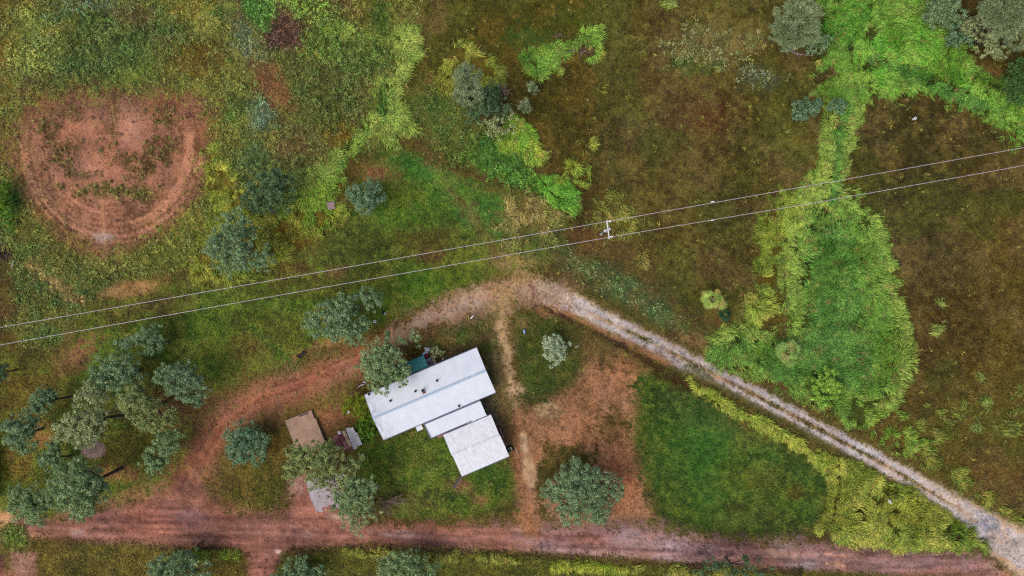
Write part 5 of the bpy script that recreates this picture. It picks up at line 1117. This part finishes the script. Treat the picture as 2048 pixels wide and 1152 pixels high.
wb = MB(); wb.lathe([(.12, 0), (.15, .28), (.16, .30), (.14, .30), (.11, .03), (0.001, .03)], 16); o = wb.build('bucket', M_wplast, None, smooth=True); o.location = at(886.5, 716.5); tag(o, 'small white bucket against the upper house wall', 'bucket')
o = slab_thing('cement_sheet', 'pale grey cement sheet leaning amid the gum leaves beside the awning', 'sheet', [(746, 742), (754, 741), (757, 755), (751, 757)], .9, .96, M_fibro)
for ux in (-.3, .3):
    for uy in (-.3, .3): MB().tube([(ux, uy, 0), (ux, uy, .9)], .03, 6).build('leg', M_grey, o)
# bent pipe with white fittings left of the roof corner
px_ = empty('pipe_bundle', at(723, 768)); tag(px_, 'dark pipe with white fittings lying near the left roof corner', 'pipe')
b = MB(); b.tube([(-.85, -.48, .06), (-.3, -.12, .09), (.35, .18, .08), (.75, .5, .06)], [.05, .06, .06, .05], 8); b.build('pipe', M_dark, px_, smooth=True)
for q in ((-.1, -.16, .14, .35, -.02), (.22, .2, .14, .5, .3), (.5, .12, .12, .62, .2), (-.5, -.4, .1, -.2, -.24)):
    b = MB(); b.tube([(q[0], q[1], q[2]), (q[3], q[4], q[2] + .03)], .055, 8); b.build('fitting', M_wplast, px_)
pt = MB(); pt.lathe([(.14, 0), (.19, .3), (.20, .32), (.17, .32), (.15, .24), (.001, .24)], 16); o = pt.build('plant_pot', M_wplast, None, smooth=True); o.location = at(698, 823.5); tag(o, 'grey-white plant pot at the foot of the yellow-green bush', 'pot')

# ------------------------------------------------------------------ concrete slabs and rusty shed
cs = slab_thing('concrete_slab', 'brown stained concrete slab with dark edges reaching under the sprawling gum', 'concrete slab', [(569.4, 841.7), (622.8, 820.4), (628, 836), (632, 838), (647.5, 877.7), (656, 899), (598, 922), (586, 884)], -.1, .45, M_conc, bevel=.02)
e0 = gp(607, 829.5, .47); b = MB(); b.box(-.55, .55, -.08, .08, .002, .10); o = b.build('steel_angle', M_dark, None); o.location = (e0[0], e0[1], .45); o.rotation_euler.z = R(21); tag(o, 'short dark steel bar on the upper edge of the brown slab', 'steel bar')
slab_thing('hard_standing', 'grey worn concrete hard-standing between the gum and the red road', 'concrete slab', [(611, 961), (660, 946), (700, 950), (690, 975), (680, 1000), (678, 1014), (655, 1022), (633.7, 1024.8), (622, 1000)], -.05, .03, M_gconc, bevel=.004)
hs = 1.9
sx, sy, _ = gp(692, 878, hs); shd = empty('tin_shed', (sx, sy, 0)); tag(shd, 'low tin shed roofed with maroon, cream and grey sheets', 'shed')
def zz(px, py): return 640 + px / 12.8, 830 + py / 12.8
def sh(name, pts, z, mat, th=.025, tilt=0.0):
    W = [gp(*zz(*p), z) for p in pts]; mb = MB(); zt = [z + tilt * (w[0] - sx) for w in W]
    mb.slab([(w[0] - sx, w[1] - sy) for w in W], [q - th for q in zt], zt); return mb.build(name, mat, shd)
sh('roof_sheet', [(325, 560), (445, 488), (525, 690), (400, 655), (345, 650)], 1.78, M_rust2)
sh('roof_sheet', [(405, 650), (470, 600), (540, 700), (640, 895), (600, 890)], 1.82, M_rust)
sh('roof_sheet', [(465, 525), (570, 430), (660, 615), (570, 690), (545, 700)], 1.86, M_rust)
sh('roof_sheet', [(570, 690), (660, 645), (760, 835), (640, 890)], 1.90, M_rust2)
sh('ridge_sheet', [(555, 415), (630, 388), (815, 805), (762, 835)], 1.96, M_cream)
sh('roof_sheet', [(650, 350), (750, 318), (760, 332), (842, 315), (925, 460), (950, 440), (1080, 752), (965, 800), (940, 770), (955, 850), (905, 885), (850, 862)], 1.93, M_fibro)
sh('patch_sheet', [(435, 435), (507, 407), (543, 472), (476, 506)], 1.93, M_wplast)
wq = [(370, 560), (640, 420), (700, 370), (850, 345), (1040, 740), (880, 850), (650, 850)]
W = [gp(*zz(*p), 0) for p in wq]; b = MB(); b.slab([((w[0] - sx) * .96, (w[1] - sy) * .96) for w in W], 0, 1.74); b.build('wall', M_rust, shd)
# long shed whose eave just enters at the left edge
ls = empty('long_shed', gp(-46, 945)[:2] + (0,), R(0)); tag(ls, 'dark red long shed whose edge just enters at the left', 'shed')
b = MB(); b.box(-2.9, 2.3, -3.2, 3.2, 0, 2.3); b.build('wall', M_maroon, ls)
b = MB(); sheet(b, [(2.62, -3.4, 2.36), (2.62, 3.4, 2.36), (-.3, 3.4, 3.1), (-.3, -3.4, 3.1)], 20, .02); sheet(b, [(-3.2, -3.4, 2.36), (-3.2, 3.4, 2.36), (-.304, 3.4, 3.1), (-.304, -3.4, 3.1)], 20, .02); lr = b.build('roof', M_maroon, ls)
b = MB(); b.box(2.625, 2.73, -3.4, 3.4, 2.24, 2.34); b.build('gutter', M_grey, lr)

# ------------------------------------------------------------------ power pole and wires
PH = 6.8
bx, by, bz = at(1201, 469.3); pole = empty('power_pole', (bx, by, bz)); tag(pole, 'grey power pole with a crossarm and round-topped transformers', 'power pole')
b = MB(); b.lathe([(.17, -.2), (.16, .5), (.12, PH - .2), (.11, PH)], 14); b.build('pole', M_grey, pole, smooth=True)
def pl_(px, py, h): x, y, _ = gp(px, py, h); return Vector((x - bx, y - by, h - bz))
c1, c2 = pl_(1213.5, 440.5, PH), pl_(1218.3, 478, PH)
b = MB(); d = (c2 - c1).normalized(); n = Vector((-d.y, d.x, 0)) * .06; z = Vector((0, 0, .06)); b.add([v for e in (c1, c2) for v in (e - n - z, e + n - z, e + n + z, e - n + z)], [(0, 1, 2, 3), (7, 6, 5, 4), (0, 4, 5, 1), (1, 5, 6, 2), (2, 6, 7, 3), (3, 7, 4, 0)]); b.build('crossarm', M_wplast, pole)
for p, ty in (((1215.5, 443.5), 1), ((1219, 474.5), 1)):
    q = pl_(p[0], p[1], PH + .02); b = MB(); b.tube([q, q + Vector((.10, .03, 0)), q + Vector((.12, .035, 0)), q + Vector((.36, .1, 0))], [.05, .05, .10, .11], 12); b.tube([q - Vector((0, 0, .1)), q + Vector((0, 0, .14))], [.05, .03], 8); b.build('insulator', M_wplast, pole)
for p, r in (((1211, 461), .19), ((1219.5, 458), .165)):
    q = pl_(p[0], p[1], PH - .1); b = MB(); b.lathe([(r * .8, -.8), (r * .95, -.76), (r * .95, -.02), (r, 0), (r * .85, .05), (.04, .09)], 16, tuple(q)); tf = b.build('transformer', M_grey, pole, smooth=False)
    b = MB(); b.tube([q + Vector((0, 0, .085)), q + Vector((0, 0, .2))], [.035, .02], 8); b.build('bushing', M_wplast, tf)
b = MB(); q = pl_(1208.5, 466, 5.4); b.box(q.x - .13, q.x + .13, q.y - .10, q.y + .10, 4.9, 5.6); b.build('switch_box', M_dark, pole)
def wire(label, pts, group):
    W = []
    for (x0, y0, ha), (x1, y1, hb) in zip(pts[:-1], pts[1:]):
        for k in range(24):
            t = k / 24; sag = 0
            W.append(gp(x0 + (x1 - x0) * t, y0 + (y1 - y0) * t, ha + (hb - ha) * t))
    W.append(gp(*pts[-1])); o0 = W[0]
    b = MB(); b.tube([(w[0] - o0[0], w[1] - o0[1], w[2] - o0[2]) for w in W], .031, 7); o = b.build('overhead_wire', M_wire, None, smooth=True); o.location = o0; return tag(o, label, 'wire', group)
w1 = wire('upper of the two pale overhead wires passing the power pole', [(-500, 742.3, 6.0), (0, 655, 6.2), (600, 551, 6.4), (1214, 443, 6.85), (1650, 366, 6.4), (2048, 295, 6.2), (2600, 197, 6.0)], 'overhead wires')
w2 = wire('lower of the two pale overhead wires passing the power pole', [(-500, 779, 6.0), (0, 690, 6.2), (600, 583, 6.4), (1218, 474.5, 6.85), (1650, 402, 6.4), (2048, 331, 6.2), (2600, 231, 6.0)], 'overhead wires')
for (px, py, hh, lb) in ((1425, 403.5, 6.62, 'small pale bird spacer clip on the upper wire right of the pole'), (1425, 440, 6.62, 'small pale joint sleeve on the lower wire right of the pole')):
    q = gp(px, py, hh); b = MB(); b.tube([(-.22, -.04, 0), (-.18, -.033, 0), (.18, .033, 0), (.22, .04, 0)], [.05, .075, .075, .05], 10); o = b.build('wire_joint', M_wplast, None, smooth=True); o.location = q; tag(o, lb.replace('bird spacer clip', 'spacer clip'), 'wire joint')

# ------------------------------------------------------------------ small things about the place
cv = empty('concrete_cover', at(662.5, 411, .5), R(8)); tag(cv, 'square mauve-brown concrete box with a chipped corner in the yellow grass', 'concrete box')
b = MB(); b.box(-.42, .42, -.4, .4, -.05, .5); b.build('box', M_gconc, cv, .03)
b = MB(); b.slab([(-.47, -.46), (.40, -.46), (.5, -.3), (.38, -.18), (.44, .1), (.46, .46), (-.47, .44)], .502, .58); b.build('lid', mat_plain('mauve_concrete', (150, 128, 126), .9, noise=(4, .25), bump=.2), cv, .02)
sp = empty('stand_pipe', at(1827, 238)); tag(sp, 'white ring-topped standpipe alone on the brown field', 'pipe')
b = MB(); b.lathe([(.15, -.1), (.15, .42), (.17, .44), (.17, .47), (.09, .47), (.08, .40), (.08, .1), (.001, .1)], 20); b.build('pipe', M_wplast, sp, smooth=False)
b = MB(); b.lathe([(.078, .1), (.078, .36), (.001, .37)], 14); b.build('plug', M_black, sp)
mp_ = empty('marker_post', at(1781, 1003.5, .9)); tag(mp_, 'white marker post standing in the triangle of long grass', 'post')
b = MB(); b.slab([(-.07, -.2), (.05, -.2), (.03, .2), (-.04, .2)], 0, 1.0); b.build('post', M_wplast, mp_, .02)
b = MB(); b.box(.06, .26, -.2, .16, 0, .7); b.build('post_shadow', M_char, mp_)  # dark block standing in for the shadow on the post's right side
ps = MB(); vs = []; fs = []
for i in range(9):
    t = i / 8; vs += [(-.28 + .5 * t, -.5 + 1.0 * t, .55 + .18 * math.sin(t * 3)), (-.05 + .32 * t, -.55 + .95 * t, .75 + .1 * math.sin(t * 3))]
for i in range(8): fs.append((2 * i, 2 * i + 1, 2 * i + 3, 2 * i + 2))
o = ps.add(vs, fs).build('bent_sheet', M_fibro, None, smooth=True); so = o.modifiers.new('t', 'SOLIDIFY'); so.thickness = .04; o.location = at(33, 527); tag(o, 'bent whitish sheet sticking out of the weeds at the left edge', 'sheet')
b = MB(); b.lathe([(.16, -.02), (.18, .3), (.19, .33), (.15, .33), (.14, .05), (.001, .05)], 16); o = b.build('bucket', M_black, None); o.location = at(766.5, 625); tag(o, 'black bucket on the verge right of the wide gum', 'bucket')
o = slab_thing('stepping_stone', 'pale flat stone beside the black bucket', 'stone', [(767, 625), (772, 624), (773, 629), (768, 630)], 0, .08, M_fibro)
b = MB()
for k in range(16):
    a, a2 = 2 * math.pi * k / 16, 2 * math.pi * (k + 1) / 16
n1, n2 = 18, 8; vs = []; fs = []
for i in range(n1):
    for j in range(n2):
        a, c = 2 * math.pi * i / n1, 2 * math.pi * j / n2; r = .15 + .065 * math.cos(c); vs.append((r * math.cos(a), r * math.sin(a), .07 + .065 * math.sin(c)))
for i in range(n1):
    for j in range(n2): fs.append((i * n2 + j, ((i + 1) % n1) * n2 + j, ((i + 1) % n1) * n2 + (j + 1) % n2, i * n2 + (j + 1) % n2))
o = b.add(vs, fs).build('hose_ring', M_wplast, None, smooth=True); o.location = at(750, 643); tag(o, 'small white ring lying at the track edge by the wide gum', 'ring')
lg = empty('hollow_log', at(604, 709.5, .2), R(24)); tag(lg, 'charred hollow log on the dry grass strip left of the track', 'log')
b = MB(); b.tube([(-.5, -.04, .2), (-.1, 0, .22), (.3, .03, .2), (.52, .1, .17)], [.26, .24, .2, .15], 11); b.tube([(-.05, .1, .2), (.28, .34, .14)], [.12, .07], 8); b.build('log', M_char, lg, smooth=True)
b = MB(); b.tube([(-.515, -.042, .2), (-.50, -.041, .2)], [.14, .15], 11); b.build('hollow', M_black, lg)
tp = empty('garden_sprinkler', at(944.5, 634), R(30)); tag(tp, 'white and dark sprinkler stand at the end of the garden hose', 'sprinkler')
b = MB(); b.tube([(-.3, 0, .05), (.3, 0, .05)], .03, 8); b.tube([(0, -.22, .05), (0, .22, .05)], .03, 8); b.build('base', M_dark, tp)
b = MB(); b.tube([(0, 0, .06), (0, 0, .5)], .035, 8); b.build('riser', M_wplast, tp)
b = MB(); b.tube([(-.24, -.06, .5), (0, 0, .54), (.24, .08, .5)], [.07, .09, .07], 9); b.build('head', M_wplast, tp)
hp = [(941, 636.5), (930, 644), (921, 650), (910, 657.5), (902, 664), (894, 670)]; q0 = at(*hp[0]); b = MB(); b.tube([(gp(*p)[0] - q0[0], gp(*p)[1] - q0[1], .05 + float(gz(*p)) - q0[2]) for p in hp], .035, 6); o = b.build('garden_hose', M_hose, None, smooth=True); o.location = q0; tag(o, 'faded garden hose running from the sprinkler towards the house', 'hose')
b = MB(); b.lathe([(.11, 0), (.13, .05), (.13, .42), (.06, .5), (.05, .56), (.001, .57)], 14); o = b.build('plastic_drum', M_blue, None); o.rotation_euler = (R(88), 0, R(8)); p = at(1048, 659); o.location = (p[0], p[1] , p[2] + .14); tag(o, 'pale blue plastic bottle lying by the foot track', 'bottle')
b = MB(); b.lathe([(.10, 0), (.12, .02), (.07, .12), (.001, .14)], 10, (0, 0, 0)); b.lathe([(.08, 0), (.1, .02), (.05, .1), (.001, .12)], 10, (.26, .1, 0)); o = b.build('rag', M_wplast, None, smooth=True); o.location = at(1152, 694); tag(o, 'scrap of white rag on the ground right of the silvery shrub', 'rag')
ah = []; af = []; n = 20; rb = random.Random(12)
for j in range(n + 1):
    for i in range(n + 1):
        s_, t_ = i / n * 2 - 1, j / n * 2 - 1; r_ = math.hypot(s_, t_); ah.append((s_ * 1.75, t_ * 1.35, -.05 + .5 * max(0, 1 - r_ ** 1.6) * (1 + rb.uniform(-.2, .2)) ))
for j in range(n):
    for i in range(n):
        if math.hypot((i + .5) / n * 2 - 1, (j + .5) / n * 2 - 1) < 1.0: k = j * (n + 1) + i; af.append((k, k + 1, k + n + 2, k + n + 1))
o = MB().add(ah, af).build('ash_heap', M_ash, None, smooth=True); o.location = at(184, 901, .3); tag(o, 'grey and pink ash heap on the lawn below the pale leaning gum', 'ash heap')

# ================================================================== light, sky, camera
sun_dir = Vector((-.42, -.34, .84)).normalized()
sl_ = bpy.data.lights.new('sun', 'SUN'); sl_.energy = .85; sl_.angle = R(55); sl_.color = (1, .95, .88)
so_ = bpy.data.objects.new('sun', sl_); COL.objects.link(so_); so_.rotation_euler = sun_dir.to_track_quat('Z', 'Y').to_euler(); so_.location = (0, 0, 120)
w = bpy.data.worlds.new('World'); scene.world = w; w.use_nodes = True; t = w.node_tree
bg = t.nodes['Background']; sky = t.nodes.new('ShaderNodeTexSky'); sky.sky_type = 'NISHITA'; sky.sun_disc = False
sky.sun_elevation = math.asin(sun_dir.z); sky.sun_rotation = math.atan2(sun_dir.x, sun_dir.y) % (2 * math.pi); sky.air_density = .7; sky.dust_density = 4.0; sky.ozone_density = 1.0
t.links.new(sky.outputs[0], bg.inputs['Color']); bg.inputs['Strength'].default_value = .13
cam = bpy.data.cameras.new('camera'); cam.sensor_width = 36; cam.lens = 36 / 2 / (64 / H); cam.clip_end = 5000; cam.clip_start = 1
co = bpy.data.objects.new('camera', cam); COL.objects.link(co); co.location = (0, 0, H); scene.camera = co
scene.view_settings.view_transform = 'Standard'; scene.view_settings.look = 'None'; scene.view_settings.gamma = 1
scene.view_settings.exposure = .45

scene.render.engine = 'CYCLES'; scene.cycles.use_denoising = False; scene.cycles.filter_width = 1.25
